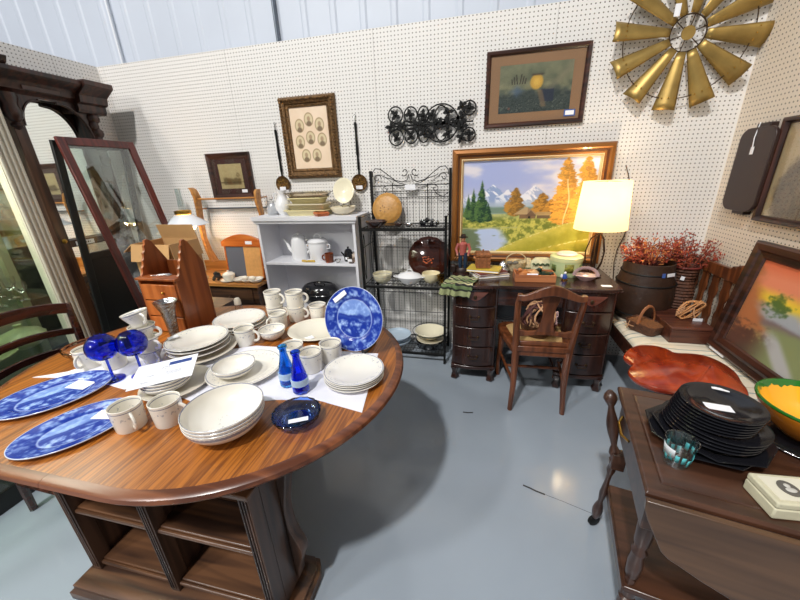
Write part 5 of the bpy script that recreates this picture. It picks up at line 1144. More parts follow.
MB().rings([[(x*a, y*a, z) for x, y in ((-1, -1), (1, -1), (1, 1), (-1, 1))] for a, z in ((.054, .088), (.055, .10), (.045, .112), (.015, .118))], cap0=True, cap1=True).build('lid', wk, bk_); MB().ball((0, 0, .125), .007).build('lid_knob', wk, bk_)
# bow trimmed straw basket and grey trinkets
stw = mat('straw', rgb(206, 186, 146), .7, var=.25, vs=70, bump=.8, bs=120)
o = thing('straw_basket', 'small straw basket trimmed with a grey-green bow behind the wooden tray', 'basket', (.275, 2.60, DT))
MB().lathe([(0, 0), (.05, 0), (.065, .03), (.075, .07), (.07, .07), (.06, .03), (0, .008)], 28).build('basket_body', stw, o); MB().tube([(.072*cos(a), 0, .07+.06*sin(a)) for a in [pi*i/12 for i in range(13)]], .004, 6).build('handle', stw, o)
for s_ in (-1, 1): MB().ball((-.03+s_*.02, -.07, .075), (.022, .010, .014), 10, 6).build('bow_loop', mat('grey_ribbon', rgb(120, 116, 104), .8), o)
o = thing('straw_hat', 'small woven straw cone hat with green cord band on the desk', 'hat', (.36, 2.63, DT))
MB().lathe([(0, 0), (.075, .0), (.078, .004), (.05, .02), (.04, .05), (.02, .085), (0, .09)], 28).build('hat_body', stw, o)
mb = MB()
for k in range(2): mb.tube([(.052*cos(a)+k*.0, .052*sin(a), .02+.004*sin(a*12+k*pi)) for a in [i*pi/36 for i in range(72)]], .004, 5, closed=True)
mb.build('green_cord', mat('green_cord', rgb(66, 84, 52), .7), o)
o = thing('patterned_bag', 'cream cloth bag with green plaited trim between the basket and the tin', 'bag', (.455, 2.60, DT))
MB().lathe([(0, 0), (.07, 0), (.08, .03), (.075, .07), (.05, .095), (0, .10)], 20, sy=.6, power=3).build('bag_body', mat('cream_fabric', rgb(206, 200, 164), .85, var=.2, vs=30), o); MB().tube([(-.07+.14*i/20, -.052, .06+.006*sin(i*1.4)) for i in range(21)], .006, 6).build('plaited_trim', _m['green_cord'], o)
o = thing('grey_trinket', 'grey metal trinket between the books and the straw basket', 'trinket', (.185, 2.57, DT)); MB().lathe([(0, 0), (.05, 0), (.055, .012), (.04, .03), (.03, .06), (.01, .075), (0, .078)], 16, sy=.7, wave=.08, waves=5).build('body', silver, o)
# wooden tray with ceramic animals
ty = thing('wooden_tray', 'small rectangular wooden box tray at the front of the desk', 'tray', (.375, 2.375, DT), R(1))
trm = wood('tray_wood', rgb(158, 92, 54), rgb(190, 122, 78), 0, .45)
MB().b2((-.13, -.075, 0), (.13, -.067, .05)).b2((-.13, .067, 0), (.13, .075, .05)).b2((-.13, -.067, 0), (-.122, .067, .05)).b2((.122, -.067, 0), (.13, .067, .05)).b2((-.122, -.067, 0), (.122, .067, .008)).build('tray_body', trm, ty, bevel=.0015)
random.seed(21)
terr = mat('terracotta_glaze', rgb(196, 124, 70), .4); grn = mat('bottle_green', rgb(22, 46, 36), .2)
def bird(label, loc, m, rz):
    t = thing('bird_figurine', label, 'figurine', loc, rz); MB().lathe([(0, 0), (.02, 0), (.03, .018), (.026, .036), (0, .045)], 16, sx=1.35).build('body', m, t)
    MB().ball((.036, 0, .05), (.016, .014, .016), 12, 8).build('head', m, t); MB().tube([(-.03, 0, .028), (-.055, 0, .04)], [.012, .004], 8).build('tail', m, t); MB().tube([(.05, 0, .05), (.062, 0, .048)], [.005, .001], 6).build('beak', mat('print_dark', (.05, .04, .03), .5), t)
bird('terracotta coloured bird figurine lying at the left in the wooden tray', (.315, 2.385, DT+.014), terr, R(200)); bird('orange and white bird figurine in the middle of the wooden tray', (.385, 2.405, DT+.014), mat('orange_white', rgb(222, 176, 128), .4), R(20))
bird('dark green bird figurine at the right in the wooden tray', (.445, 2.38, DT+.014), grn, R(160))
o = tag(MB().tube([(-.035, 0, 0), (.035, 0, .004)], .009, 10).build('rolled_paper', paper), 'small white paper roll at the front left in the wooden tray', 'paper'); o.location = (.36, 2.327, DT+.042); o.rotation_euler = (0, 0, R(-8))
# tin
tn = thing('biscuit_tin', 'round pale green tin with fruit picture and pink lid on the desk', 'tin', (.605, 2.53, DT))
tn.scale = (1.04, 1.04, 1.1)
MB().lathe([(0, 0), (.098, 0), (.10, .004), (.10, .105), (0, .105)], 40).build('tin_body', mat('mint_tin', rgb(190, 204, 152), .3), tn); MB().lathe([(.103, .095), (.103, .118), (.095, .124), (.06, .126), (0, .126)], 40).build('tin_lid', mat('mint_lid', rgb(214, 216, 160), .3), tn)
MB().lathe([(.0, .127), (.062, .127), (.066, .133), (.055, .142), (0, .143)], 36).build('pink_lid', mat('pale_pink', rgb(232, 208, 196), .35), tn)
mb = MB(); P = [(.1008*cos(a), .1008*sin(a)) for a in [R(-105+4*i) for i in range(9)]]
mb.rings([[(x, y, .03) for x, y in P], [(x, y, .085) for x, y in P]], closed=False).build('fruit_picture', mat('fruit_picture', rgb(128, 126, 50), .4, var=.6, vs=60), tn, solid=.0006)
mb = MB(); P = [(.1008*cos(a), .1008*sin(a)) for a in [R(-48+4*i) for i in range(7)]]
mb.rings([[(x, y, .03) for x, y in P], [(x, y, .075) for x, y in P]], closed=False).build('leaf_picture', mat('leaf_picture', rgb(96, 112, 60), .4, var=.6, vs=60), tn, solid=.0006)
mb = MB(); P = [(.1008*cos(a), .1008*sin(a)) for a in [R(-160+4*i) for i in range(7)]]
mb.rings([[(x, y, .03) for x, y in P], [(x, y, .075) for x, y in P]], closed=False).build('leaf_picture', _m['leaf_picture'], tn, solid=.0006)
sf = thing('tiny_figurine', 'tiny blue and white figurine on a gold base before the green tin', 'figurine', (.575, 2.385, DT))
MB().lathe([(0, 0), (.02, 0), (.02, .006), (.012, .009), (0, .009)], 16).build('base', brass, sf); MB().lathe([(.016, .009), (.018, .02), (.01, .038), (0, .04)], 14).build('dress', mat('royal_blue', rgb(52, 82, 160), .3), sf); MB().ball((0, 0, .047), .009).ball((-.02, -.002, .025), (.009, .008, .014), 8, 6).build('head_and_pitcher', wc, sf)
pk = thing('pink_glass_basket', 'pale pink glass basket dish with a scoop opening on the desk right', 'dish', (.705, 2.39, DT), R(-10))
pgl = mat('pink_glass', rgb(214, 186, 186), .12, trans=.35, coat=.5)
MB().lathe([(0, 0), (.035, 0), (.05, .012), (.075, .035), (.072, .037), (.046, .018), (0, .008)], 32, sy=.75, wave=.05, waves=10).build('bowl', pgl, pk); MB().tube([(.07*cos(a), 0, .03+.055*sin(a)) for a in [pi*i/14 for i in range(15)]], [.007]*15, 8, flat=2.2).build('handle', pgl, pk)
o = tag(MB().b2((-.03, -.018, 0), (.03, .018, .0012)).build('loose_price_tag', tagm), 'white price tag lying at the right front corner of the desk', 'tag'); o.location = (.80, 2.27, DT)

# ================================================================== CHAIR AT THE DESK
dc = thing('desk_chair', 'brown wooden chair with vase-shaped splat pulled up at the desk', 'chair', (.395, 2.13, 0), R(2))
SH = .44
for s_ in (-1, 1):
    MB().tube([(s_*.160, -.20, 0), (s_*.150, -.185, .18), (s_*.150, -.175, .36), (s_*.152, -.178, .46), (s_*.165, -.20, .62), (s_*.172, -.235, .76), (s_*.166, -.248, .822)], [.014, .017, .021, .022, .018, .016, .013], 8, flat=1.1).build('back_post', chairw, dc)
    MB().tube([(s_*.205, .215, 0), (s_*.21, .225, .10), (s_*.20, .21, .22), (s_*.19, .19, .40)], [.016, .015, .020, .028], 8).build('front_leg', chairw, dc)
    MB().cyl((s_*.151, -.18, .20), (s_*.20, .21, .20), .010).build('side_stretcher', chairw, dc)
MB().cyl((-.178, .02, .20), (.178, .02, .20), .010).build('cross_stretcher', chairw, dc)
so = [(-.165, -.19), (.165, -.19), (.20, -.02), (.235, .19), (.19, .235), (0, .245), (-.19, .235), (-.235, .19), (-.20, -.02)]
MB().prism(so, SH-.045, SH).build('seat_frame', chairw, dc, bevel=.01)
MB().prism([(x*.76, y*.76+.005) for x, y in so], SH+.0002, SH+.006).build('cane_seat', mat('cane', rgb(206, 168, 112), .6, var=.2, vs=80, bump=.6, bs=200), dc)
mb = MB(); rs = []
for k in range(25):
    t_ = k/24*2-1; x = t_*.182; zc = .832+.022*cos(t_*pi*1.0)*1.0+(.006 if abs(t_) > .85 else 0)-.012*abs(t_); h = .024+.006*cos(t_*pi); y = -.252+.018*(t_*t_-1)*-1*-1
    rs.append([(x, y-.011, zc-h), (x, y+.011, zc-h), (x, y+.011, zc+h), (x, y-.011, zc+h)])
mb.rings(rs, cap0=True, cap1=True).build('crest_rail', chairw, dc, bevel=.005)
def splat():
    L = [(.055, .845), (.050, .80), (.035, .74), (.030, .68), (.040, .61), (.052, .575)]
    out = [(a, b) for a, b in L]+[(-a, b) for a, b in L[::-1]]
    yo = lambda z: -.195-(.055)*max(0, (z-.55))/.3
    mb = MB(); n = len(L)
    f = [[(x, yo(z)-.006, z) for x, z in ((-a, b), (a, b))]+[(x, yo(z)+.006, z) for x, z in ((a, b), (-a, b))] for a, b in L]; return mb.rings(f, cap0=True, cap1=True)
splat().build('splat', chairw, dc, bevel=.002)
out = [(-.155, .585), (-.10, .572), (0, .585), (.10, .572), (.155, .585), (.155, .535), (.06, .548), (0, .555), (-.06, .548), (-.155, .535)]
MB().prism(out, -.205, -.185, lambda a, b, c: (a, c, b)).build('lower_rail', chairw, dc, bevel=.004)
MB().b2((-.15, -.19, .475), (.15, -.175, .50)).build('shoe_rail', chairw, dc, bevel=.003)
MB().b2((-.155, -.20, SH-.005), (.155, -.165, SH+.03)).build('rear_seat_rail', chairw, dc, bevel=.004)
# basket of twigs on the chair
tb = thing('twig_basket', 'round basket of curled twigs and ribbon lying on the chair seat', 'basket', (.40, 2.16, SH+.008))
MB().lathe([(0, 0), (.07, 0), (.105, .04), (.115, .09), (.108, .09), (.095, .04), (0, .01)], 28).build('basket_body', mat('dark_wicker', rgb(92, 56, 38), .6, var=.5, vs=50, bump=1, bs=70), tb)
random.seed(31)
for nme, col_, cnt in (('curled_twig', mat('pale_twig', rgb(196, 150, 112), .7), 9), ('dark_twig', mat('plum_twig', rgb(88, 50, 48), .7), 7)):
    for k in range(cnt):
        ax = Vector((random.uniform(-1, 1), random.uniform(-1, 1), random.uniform(-.6, .6))).normalized(); u_ = ax.orthogonal().normalized(); v_ = ax.cross(u_); r_ = random.uniform(.06, .105)
        a0 = random.uniform(0, 6); MB().tube([Vector((0, 0, .125))+u_*r_*cos(a0+i*.3)+v_*r_*sin(a0+i*.3)*.9+ax*.015*sin(i) for i in range(17)], .0055, 6).build(nme, col_, tb)
mb = MB()
for k in range(5): mb.tube([(.09+.02*sin(i*1.1+k), -.03+.01*k, .17-.012*i) for i in range(10)], .005, 5, flat=.5)
mb.build('ribbon', mat('pink_ribbon', rgb(232, 196, 196), .6), tb)
# ================================================================== SETTEE along the right wall
se = thing('settee', 'brown wooden slat-back settee with striped cream cushion along the right wall', 'settee', (0, 0, 0))
sw = wood('settee_wood', rgb(78, 40, 20), rgb(122, 68, 36), 2, .35); swy = wood('settee_rail_wood', rgb(66, 34, 20), rgb(104, 58, 34), 1, .35)
QX0, QX1, QY0, QY1 = .945, 1.50, 1.30, 2.745
MB().b2((QX0, QY0, .33), (QX0+.03, QY1, .42)).build('front_rail', dkwood, se, bevel=.004); MB().b2((QX0+.03, QY0, .38), (QX1-.03, QY1, .405)).build('seat_board', swy, se)
MB().b2((QX1-.035, QY0, .35), (QX1, QY1, .45)).build('rear_rail', swy, se, bevel=.003)
for x, y in ((QX0+.03, QY0+.04), (QX0+.03, QY1-.04)): MB().b2((x-.025, y-.025, 0), (x+.025, y+.025, .38)).build('leg', dkwoodz, se, bevel=.004)
for y in (QY0+.03, QY1-.03): MB().b2((QX1-.04, y-.025, 0), (QX1, y+.025, .86)).build('back_post', sw, se, bevel=.004)
cr_ = [(QY1, .80), (QY1, .87)]+[(QY1-.30*i/6, .87-.0*i) for i in range(1, 6)]+[(2.33, .875), (2.31, .895), (2.29, .885), (2.27, .91), (2.25, .90), (2.23, .925), (2.05, .94), (1.85, .925), (1.83, .90), (1.81, .91), (1.79, .885), (1.77, .895), (1.75, .875), (QY0, .87), (QY0, .80)]
MB().prism(cr_, QX1-.035, QX1-.010, lambda a, b, c: (c, a, b)).build('crest_rail', sw, se, bevel=.002)
for k in range(13):
    yc = QY1-.085-k*.108; w_ = .03; o_ = []
    for i in range(13):
        z = .45+.35*i/12; o_.append((w_+(.012 if 3 <= i <= 4 or 8 <= i <= 9 else 0)-(.012*sin(pi*i/12)), z))
    out = [(yc+a, b) for a, b in o_]+[(yc-a, b) for a, b in o_[::-1]]
    MB().prism(out, QX1-.028, QX1-.015, lambda a, b, c: (c, a, b)).build('slat', sw, se)
cs2 = stripes_mat('striped_cushion', [(0, rgb(224, 214, 192)), (.30, rgb(176, 182, 172)), (.36, rgb(228, 218, 198)), (.55, rgb(150, 160, 156)), (.59, rgb(226, 214, 192)), (.8, rgb(204, 190, 164)), (.84, rgb(228, 218, 198))], 7.0, 1)
def cush(u, v):
    x = QX0+.005+(QX1-.05-QX0)*u; e = min(u, 1-u)*2; e2 = min(v, 1-v)*30
    return (x, QY0+.01+(QY1-QY0-.02)*v, .425+.035*min(1, (e*3))**.5*min(1, e2)**.5+.003*sin(v*37+u*5)*sin(u*9))
cu = sheet('cushion', cush, 24, 70, cs2, None, None, se, th=.0045)
CZ = .466
# crock / barrel
cb = mat('brown_crock', rgb(56, 38, 28), .45, var=.3, vs=10, bump=.25, bs=30)
kg = thing('wooden_keg', 'big dark brown keg full of red dried branches at the settee end', 'keg', (1.125, 2.535, CZ-.004))
MB().lathe([(0, 0), (.135, 0), (.165, .06), (.176, .14), (.172, .25), (.15, .34), (.146, .40), (.140, .402), (.143, .34), (.163, .25), (.166, .14), (.15, .05), (0, .03)], 36).build('body', cb, kg)
for z, r_ in ((.055, .166), (.265, .172), (.335, .153)): MB().tube([(r_*cos(a), r_*sin(a), z) for a in [i*pi/20 for i in range(40)]], .005, 6, closed=True).build('hoop', blackiron, kg)
o = MB().box((0, 0, 0), (.062, .001, .022)).build('price_tag', tagm, kg); o.location = (.075, -.142, .345); o.rotation_euler = (R(-6), 0, R(28)); part_label(o, 'white price tag')
o = MB().box((0, 0, 0), (.02, .001, .028)).build('blue_tag_end', _m['blue_tag'] if 'blue_tag' in _m else tagm, kg); o.location = (.030, -.155, .343); o.rotation_euler = (R(-6), 0, R(10))
jg = thing('wicker_jar', 'dark coiled wicker jar holding red branches beside the keg', 'jar', (1.378, 2.605, CZ-.004))
P = [(0, 0)]
prof = lambda t_: .05+.033*sin(min(1, t_*1.25)*pi)**.8 if t_ < .72 else .06+.02*(t_-.72)/.28
for i in range(17): t_ = i/16; r_ = prof(t_); P += [(r_-.004, .34*t_+.001), (r_+.004, .34*t_+.010), (r_-.003, .34*t_+.019)]
MB().lathe(P+[(.06, .345), (.05, .20), (0, .02)], 28).build('jar_body', mat('dark_wicker', 0), jg)
MB().tube([(.082*cos(a), .082*sin(a), .355) for a in [i*pi/14 for i in range(28)]], .007, 6, closed=True).build('rim', mat('red_wicker', rgb(120, 44, 34), .6), jg)
o = MB().box((0, 0, 0), (.022, .001, .026)).build('price_tag', tagm, jg); o.location = (-.035, -.068, .285); o.rotation_euler = (0, R(10), R(-25)); part_label(o, 'small white tag')
def spray(label, base, cnt, spread, h, cols, seed, lean=(0, 0)):
    random.seed(seed); t = thing('dried_branches', label, 'branches', base); st_ = MB(); lv = [MB() for _ in cols]
    for k in range(cnt):
        a = random.uniform(0, 2*pi); s_ = spread*random.uniform(.25, 1); hh = h*random.uniform(.45, 1)*(1.15-.45*s_/spread)
        tip = Vector((s_*cos(a)+lean[0]*hh, s_*sin(a)*.75+lean[1]*hh, hh)); root = Vector((.03*cos(a), .03*sin(a), -.06)); mid = (root+tip)/2+Vector((0, 0, .02))
        st_.tube([root, mid, tip], [.002, .0016, .001], 4)
        for j in range(15):
            f = random.uniform(.42, 1.02); p = root.lerp(tip, f)+Vector((random.uniform(-1, 1), random.uniform(-1, 1), random.uniform(-.7, 1)))*.018
            d = (Vector((random.uniform(-1, 1), random.uniform(-1, 1), random.uniform(-.2, 1.2)))).normalized()*random.uniform(.014, .026); m_ = lv[0 if random.random() < (.5 if abs(p.x) < .06 else .8) else min(1, len(cols)-1)]
            m_.tube([p, p+d*.5, p+d], [.0012, .0042, .0008], 5)
    st_.build('stems', mat('red_stem', rgb(110, 48, 40), .7), t)
    for m_, c_ in zip(lv, cols): m_.build('leaves', c_, t)
    return t
rl = mat('dry_red_leaf', rgb(160, 66, 44), .7, var=.3, vs=25); ol = mat('dry_orange_leaf', rgb(200, 124, 66), .7, var=.25, vs=25)
spray('orange-red dried branches spreading out of the dark keg', (1.125, 2.535, CZ+.385), 60, .24, .17, [rl, ol], 3)
spray('taller red dried branches rising from the coiled wicker jar', (1.378, 2.605, CZ+.34), 52, .20, .24, [rl, mat('dry_brown_leaf', rgb(150, 72, 44), .7, var=.3, vs=25)], 5, (.05, 0))
# wooden box with a round grapevine thing, twig basket
wb = thing('wooden_box', 'dark reddish wooden box on the settee cushion beside the wicker jar', 'box', (1.135, 2.115, CZ), R(0))
bxw = wood('box_wood', rgb(66, 34, 26), rgb(96, 54, 40), 0, .35)
MB().b2((0, 0, 0), (.215, .31, .085)).build('box_body', bxw, wb, bevel=.003); MB().b2((-.004, -.004, .086), (.219, .314, .102)).build('lid', bxw, wb, bevel=.004)
gv = thing('vine_ball', 'small openwork tan vine ring with a white tag on the wooden box', 'ornament', (1.285, 2.26, CZ+.1025)); mb = MB()
for k in range(7): mb.tube([(.058*cos(a)+.004*sin(k+a), .02*sin(k*1.3)+.006*cos(3*a+k), .060+.052*sin(a+.3*k)) for a in [i*pi/10 for i in range(20)]], .0042, 6, closed=True)
mb.build('vine_rings', mat('tan_vine', rgb(190, 134, 84), .6), gv); mb = MB()
for k in range(4): mb.tube([(-.04, -.01, .05+.01*k), (-.09, -.03, .03+.012*k)], .003, 5)
mb.tube([(0, -.025, .09), (.0, -.03, .05), (.02, -.03, .01)], .004, 5); mb.build('twigs', mat('pale_twig', 0), gv); MB().b2((.005, -.036, .0), (.055, -.033, .018)).build('price_tag', tagm, gv)
bt = thing('handled_basket', 'brown splint basket with a hoop handle and twig bow before the keg', 'basket', (1.062, 2.265, CZ), R(-58))
bt.scale = (.88, .88, .95)
MB().rings([[(x*a, y*b, z) for x, y in ((-1, -.7), (-.8, -1), (.8, -1), (1, -.7), (1, .7), (.8, 1), (-.8, 1), (-1, .7))] for a, b, z in ((.085, .055, 0), (.105, .07, .03), (.115, .082, .07), (.11, .077, .07), (.098, .064, .03), (.08, .05, .006))], cap0=True, cap1=True).build('basket_body', mat('dark_wicker', 0), bt)
MB().rings([[(x*a, y*b, z) for x, y in ((-1, -.7), (-.8, -1), (.8, -1), (1, -.7), (1, .7), (.8, 1), (-.8, 1), (-1, .7))] for a, b, z in ((.105, .072, .055), (.10, .068, .066))], cap0=True, cap1=True).build('filling', mat('wood_shavings', rgb(122, 78, 44), .8, var=.4, vs=60, bump=1, bs=90), bt)
MB().tube([(.0+.0*a, .08*cos(a), .065+.115*sin(a)) for a in [pi*i/16 for i in range(17)]], .006, 8, flat=1.6).build('handle', mat('bent_wood', rgb(150, 96, 62), .45), bt)
mb = MB()
for k in range(4): a0 = k*1.5; mb.tube([(-.06+.04*cos(a0)*t_*1.0, -.086-.005*sin(pi*t_), .042+.03*sin(a0)*t_) for t_ in [i/6 for i in range(7)]], .0028, 6)
mb.build('twig_bow', mat('pale_twig', 0), bt)
# polished burl slab
bo = [(622, 356), (628, 349), (633, 346.5), (640, 344.5), (655, 345), (668, 349), (674, 353), (690, 353), (705, 355), (718, 360), (730, 367), (738, 374), (742, 382), (749, 390), (750, 402), (744, 407), (735, 407), (725, 402), (712, 397), (700, 395), (692, 390), (688, 387), (680, 390), (665, 390), (650, 386), (636, 380), (629, 374), (627.5, 369), (634, 364), (628, 360)]
BZ0 = CZ+.003; pts = [W(x, y, z=BZ0+.036) for x, y in bo]; cxm = sum((p for p in pts), Vector())/len(pts)
sb_ = MB(); mm = [(p.x-cxm.x, p.y-cxm.y) for p in pts]
# smooth the outline
def smooth(o, n=2):
    for _ in range(n):
        q = []
        for i in range(len(o)): a, b = o[i], o[(i+1) % len(o)]; q += [(a[0]*.75+b[0]*.25, a[1]*.75+b[1]*.25), (a[0]*.25+b[0]*.75, a[1]*.25+b[1]*.75)]
        o = q
    return o
mm = smooth(mm); rs = [[(x*k, y*k, z) for x, y in mm] for k, z in ((.90, 0), (.96, .006), (1.0, .024), (.995, .034), (.98, .037))]
sb_.rings(rs, cap0=True, cap1=True); o = sb_.build('burl_slab', wood('red_burl', rgb(138, 40, 16), rgb(176, 64, 26), 1, .16, .5, .6, 2.2, .05), ang=60); o.location = (cxm.x, cxm.y, BZ0); tag(o, 'polished red-orange burl wood slab lying on the settee cushion', 'wood slab')
# sunset painting
def sunset(u, v):
    n = fbm(u*8, v*8); n2 = fbm(u*28, v*28); v_ = v
    c = mixc([.86, .42, .28], [.90, .55, .42], ss(1, .80, v)+.2*n); c = mixc(c, [.93, .80, .26], ss(.80, .66, v+.05*n)); c = mixc(c, [.66, .68, .70], ss(.66, .58, v+.08*n))
    c = mixc(c, [.50, .44, .44], ss(.50, .44, v+.06*n)*ss(.0, .9, 1-u+.3)); c = mixc(c, [.55, .60, .40], ss(.46, .36, v-.10*u+.12*n)*.9); c = mixc(c, [.76, .76, .80], ss(.12, .04, np.abs((u-.35)-.8*(.25-v)))*ss(.38, .25, v)*.8)
    c = mixc(c, [.70, .44, .28], ss(.42, .26, u+.5*np.abs(v-.33)+.15*n)); c = mixc(c, [.32, .22, .20], ss(.26, .12, v-.06+.30*(n2-.5))*ss(.42, .15, u)*.85)
    c = mixc(c, [.28, .40, .20], ss(.13, .06, np.hypot((u-.27), (v-.58)*.8)+.18*(n2-.4))*.85); c = mixc(c, [.24, .36, .20], ss(.16, .10, np.hypot((u-.75), (v-.38))+.2*(n2-.4))*.9)
    return c
sp_t = R(-7.5)
spn = picture('sunset_painting', 'large dark framed sunset landscape painting leaning on the settee back', 'painting', (1.385, 1.66, CZ+.318), .87, .61, [(0, 0), (0, .03), (.012, .040), (.04, .036), (.048, .026), (.075, .022), (.082, .012)], dkwood, rz=R(-90), fn=sunset, glassy=False, tilt=sp_t, nx=160)
MB().b2((-.40, -.034, -.312), (-.28, -.031, -.300)).build('name_plate', tagm, spn)

# ================================================================== TEA CART
tc_ = thing('tea_cart', 'brown drop-leaf wooden tea cart with turned legs at the right foreground', 'cart', (.43, .73, 0), R(-11))
TW, TD, TT = .80, .475, .72
def rect_ring(i, z): return [(i, i, z), (TW-i, i, z), (TW-i, TD-i, z), (i, TD-i, z)]
cart_top = wood('cart_top_wood', rgb(60, 37, 26), rgb(82, 52, 37), 0, .28, 1.0, .2)
MB().rings([rect_ring(.012, TT-.024), rect_ring(0, TT-.018), rect_ring(0, TT-.006), rect_ring(.006, TT), rect_ring(.038, TT), rect_ring(.042, TT-.003), rect_ring(.046, TT)], cap0=True, cap1=True).build('cart_top', cart_top, tc_, bevel=.0015)
MB().b2((.05, .05, TT-.13), (TW-.03, TD-.05, TT-.026)).build('apron_box', cartw, tc_, bevel=.003)
MB().b2((.02, .03, TT-.16), (.05, TD-.02, TT-.026)).build('end_rail', cartw, tc_, bevel=.003)
lf_ = [(.0, -.0), (.002, -.03), (.013, -.06), (.037, -.11), (.058, -.152), (.075, -.168), (.10, -.180), (.148, -.205), (.231, -.24), (.33, -.27), (.45, -.28), (.58, -.26), (.68, -.18), (.72, 0)]
MB().prism(lf_, -.020, -.004, lambda a, b, c: (a, c, TT-.012+b)).build('drop_leaf', wood('leaf_wood', rgb(70, 48, 32), rgb(98, 70, 48), 0, .3, .8), tc_, bevel=.003)
MB().b2((.04, .075, .225), (TW-.03, TD+.0, .25)).build('lower_shelf', cart_top, tc_, bevel=.005)
MB().b2((.034, .07, .225), (.040, TD, .258)).build('shelf_lip', cartw, tc_)
def turned(x, y, z0, z1, name='turned_leg'):
    L_ = z1-z0; pr = [(0, 0), (.013, 0), (.015, .04), (.011, .06), (.019, .09), (.021, .2), (.017, .3), (.022, .33), (.014, .36), (.021, .42), (.023, .6), (.018, .72), (.023, .76), (.014, .80), (.020, .86), (.022, 1.0), (0, 1.0)]
    return MB().lathe([(r_, z0+L_*t_) for r_, t_ in pr], 14, c=(x, y, 0)).build(name, cartz, tc_, ang=60)
turned(.060, .098, .251, TT-.026); turned(TW-.05, .098, .251, TT-.026); turned(TW-.05, TD-.04, .251, TT-.026)
for x, y in ((.065, .10), (TW-.055, .10), (TW-.055, TD-.04)): turned(x, y, .03, .224, 'lower_leg')
# handle end: tall turned post outside the far left corner, with a wheel under it
def spindle(p, q, rr, name):
    p, q = Vector(p), Vector(q); n = len(rr); MB().tube([p.lerp(q, i/(n-1)) for i in range(n)], rr, 12).build(name, cartz, tc_, ang=60)
spindle((-.022, .472, .695), (.030, .415, .43), [.008, .020, .024, .018, .010, .012, .015, .018, .020, .021, .020, .018, .015, .012, .010, .016, .020, .014, .018], 'handle_post')
spindle((.028, .418, .43), (.022, .470, .055), [.018, .012, .016, .010, .009, .010, .012, .014, .012, .009, .016, .020, .018, .010], 'wheel_post')
MB().b2((.015, .395, .40), (.06, .435, .47)).b2((.052, .08, .50), (.066, .46, .693)).build('side_apron', cartw, tc_, bevel=.003)
MB().tube([(.0, .33, .69), (-.014, .30, .685), (-.014, .24, .685), (.0, .21, .69)], .004, 6).build('side_pull', brass, tc_)
for x, y in ((.022, .478), (TW-.055, TD-.04), (.065, .10), (TW-.055, .10)):
    w_ = MB().lathe([(0, -.010), (.020, -.010), (.026, -.006), (.026, .006), (.020, .010), (0, .010)], 16, c=(x, y-.0, .0265), rot=(R(90), 0, R(35))).build('caster_wheel', blackiron, tc_)
CT = TT+.0006
def cart(x, y, z=0): a = R(-11); return (.43+x*cos(a)-y*sin(a), .73+x*sin(a)+y*cos(a), CT+z)
bgl = mat('black_gloss', 0)
def octp(label, loc, r, h, rz, n=8, oct_=True, name='black_plate'):
    t = MB().lathe(plate_prof(r, h, .004), n if oct_ else 40).build(name, bgl, ang=25 if oct_ else 50); t.location = loc; t.rotation_euler = (0, 0, rz); return tag(t, label, 'plate')
px_, py_ = .672, .955
octp('lowest octagonal black plate under the stack on the cart', (px_-.018, py_, CT), .138, .020, R(10)); octp('second octagonal black plate under the stack on the cart', (px_, py_-.004, CT+.014), .138, .020, R(24))
z = CT+.029; nms = ['lowest', 'second', 'third', 'fourth']
for k in range(4): octp('%s of the four wider round black plates on the cart' % nms[k], (px_+.004*k, py_+.001, z), .112, .016, 0, oct_=False); z += .0095
nms = ['bottom', 'second', 'third', 'fourth', 'fifth', 'topmost']
for k in range(6): o = octp('%s small round black plate of the upper stack on the cart' % nms[k], (px_-.004+.003*k, py_+.006, z), .096, .015, 0, oct_=False); z += .0085
price(o, (-.012, -.012, .0052), R(-8), (.062, .030)); price(o, (.035, .072, .014), R(-20), (.04, .02))
gt = thing('tumbler', 'small clear glass tumbler with a teal bottom pattern before the black plates', 'glass', W(675, 463, z=CT))
MB().lathe([(0, .004), (.024, 0), (.027, .003), (.036, .078), (.037, .080), (.0345, .080), (.025, .010), (0, .009)], 32).build('glass', pane('thin_clear_glass', (.93, .97, .97), .14), gt)
mb = MB(); random.seed(2)
for k in range(14):
    a0 = k*.45; z0 = .012+.022*random.random(); mb.rings([[((.0275+.11*z_)*cos(a), (.0275+.11*z_)*sin(a), z_) for a in (a0, a0+.14, a0+.28)] for z_ in (z0, z0+.012, z0+.022)], closed=False)
mb.build('teal_pattern', mat('teal_paint', rgb(92, 190, 196), .3), gt, solid=.0004)
mb = MB(); mb.rings([[((.0275+.11*z_)*cos(a), (.0275+.11*z_)*sin(a), z_) for a in [R(150+6*i) for i in range(14)]] for z_ in (.034, .05, .062)], closed=False); mb.build('white_pattern', mat('white_paint', rgb(214, 218, 222), .4), gt, solid=.0004)
yb_ = thing('glazed_bowl', 'yellow glazed bowl with a green rim on a black tray at right', 'bowl', (.945, 1.005, CT+.0125))
MB().lathe([(0, 0), (.055, 0), (.07, .01), (.105, .045), (.128, .09), (.130, .10)], 44).build('outside', mat('amber_glaze', rgb(198, 118, 32), .2, var=.3, vs=8, coat=.5), yb_, solid=.004)
yg = bpy.data.materials.new('yellow_green_glaze'); yg.use_nodes = True; nt = yg.node_tree; b = nt.nodes['Principled BSDF']; b.inputs['Roughness'].default_value = .15; b.inputs['Coat Weight'].default_value = .5
tcn = nt.nodes.new('ShaderNodeTexCoord'); sxx = nt.nodes.new('ShaderNodeSeparateXYZ'); nt.links.new(tcn.outputs['Object'], sxx.inputs[0]); nz = nt.nodes.new('ShaderNodeTexNoise'); nz.inputs['Scale'].default_value = 34; nt.links.new(tcn.outputs['Object'], nz.inputs['Vector'])
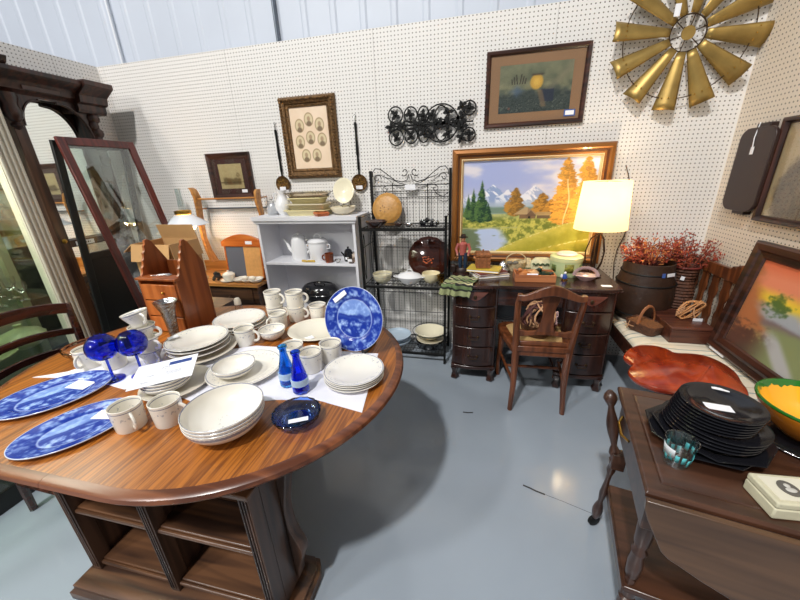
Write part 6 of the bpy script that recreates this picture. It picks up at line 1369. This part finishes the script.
ma = nt.nodes.new('ShaderNodeMath'); ma.operation = 'MULTIPLY_ADD'; ma.inputs[1].default_value = .035; nt.links.new(nz.outputs['Fac'], ma.inputs[0]); nt.links.new(sxx.outputs['Z'], ma.inputs[2])
gtn = nt.nodes.new('ShaderNodeMath'); gtn.operation = 'GREATER_THAN'; gtn.inputs[1].default_value = .104; nt.links.new(ma.outputs[0], gtn.inputs[0]); mxn = nt.nodes.new('ShaderNodeMix'); mxn.data_type = 'RGBA'; nt.links.new(gtn.outputs[0], mxn.inputs['Factor']); mxn.inputs['A'].default_value = rgb(244, 176, 34)+(1,); mxn.inputs['B'].default_value = rgb(34, 110, 32)+(1,); nt.links.new(mxn.outputs['Result'], b.inputs['Base Color'])
MB().lathe([(0, .010), (.05, .012), (.098, .05), (.121, .092), (.128, .103), (.133, .103), (.134, .098), (.131, .094)], 44).build('inside_and_rim', yg, yb_)
bt_ = thing('round_tray', 'round black tray with a silver rim under the yellow bowl', 'tray', (.945, 1.005, CT)); MB().lathe([(0, 0), (.125, 0), (.133, .008), (.128, .010), (.12, .005), (0, .005)], 44).build('tray', bgl, bt_); MB().tube([(.132*cos(a), .132*sin(a), .0095) for a in [i*pi/24 for i in range(48)]], .0022, 6, closed=True).build('silver_rim', silver, bt_)
cbx = thing('cameo_box', 'cream coloured hinged box with an oval dark cameo on its lid', 'box', (W(771, 519, z=CT).x, W(771, 519, z=CT).y, CT), R(4))
ivm = mat('ivory_resin', rgb(206, 200, 172), .4, var=.08, vs=30)
MB().b2((-.0, 0, 0), (.17, .085, .030)).build('box_body', ivm, cbx, bevel=.004); MB().b2((0, 0, .0305), (.17, .085, .048)).build('lid', ivm, cbx, bevel=.004)
MB().b2((.012, .010, .048), (.158, .075, .0492)).build('lid_panel', mat('ivory_light', rgb(222, 216, 196), .45), cbx)
cmn = MB().lathe([(0, .0), (.019, 0), (.019, .002), (0, .003)], 28, sx=1, sy=1.15).build('cameo', mat('cameo_dark', rgb(96, 92, 86), .4), cbx); cmn.location = (.052, .043, .049)
mb = MB(); mb.ball((0, .006, .003), (.006, .006, .002)).ball((0, -.006, .003), (.011, .007, .002)); o = mb.build('cameo_figure', mat('cameo_light', rgb(196, 192, 184), .5), cmn)
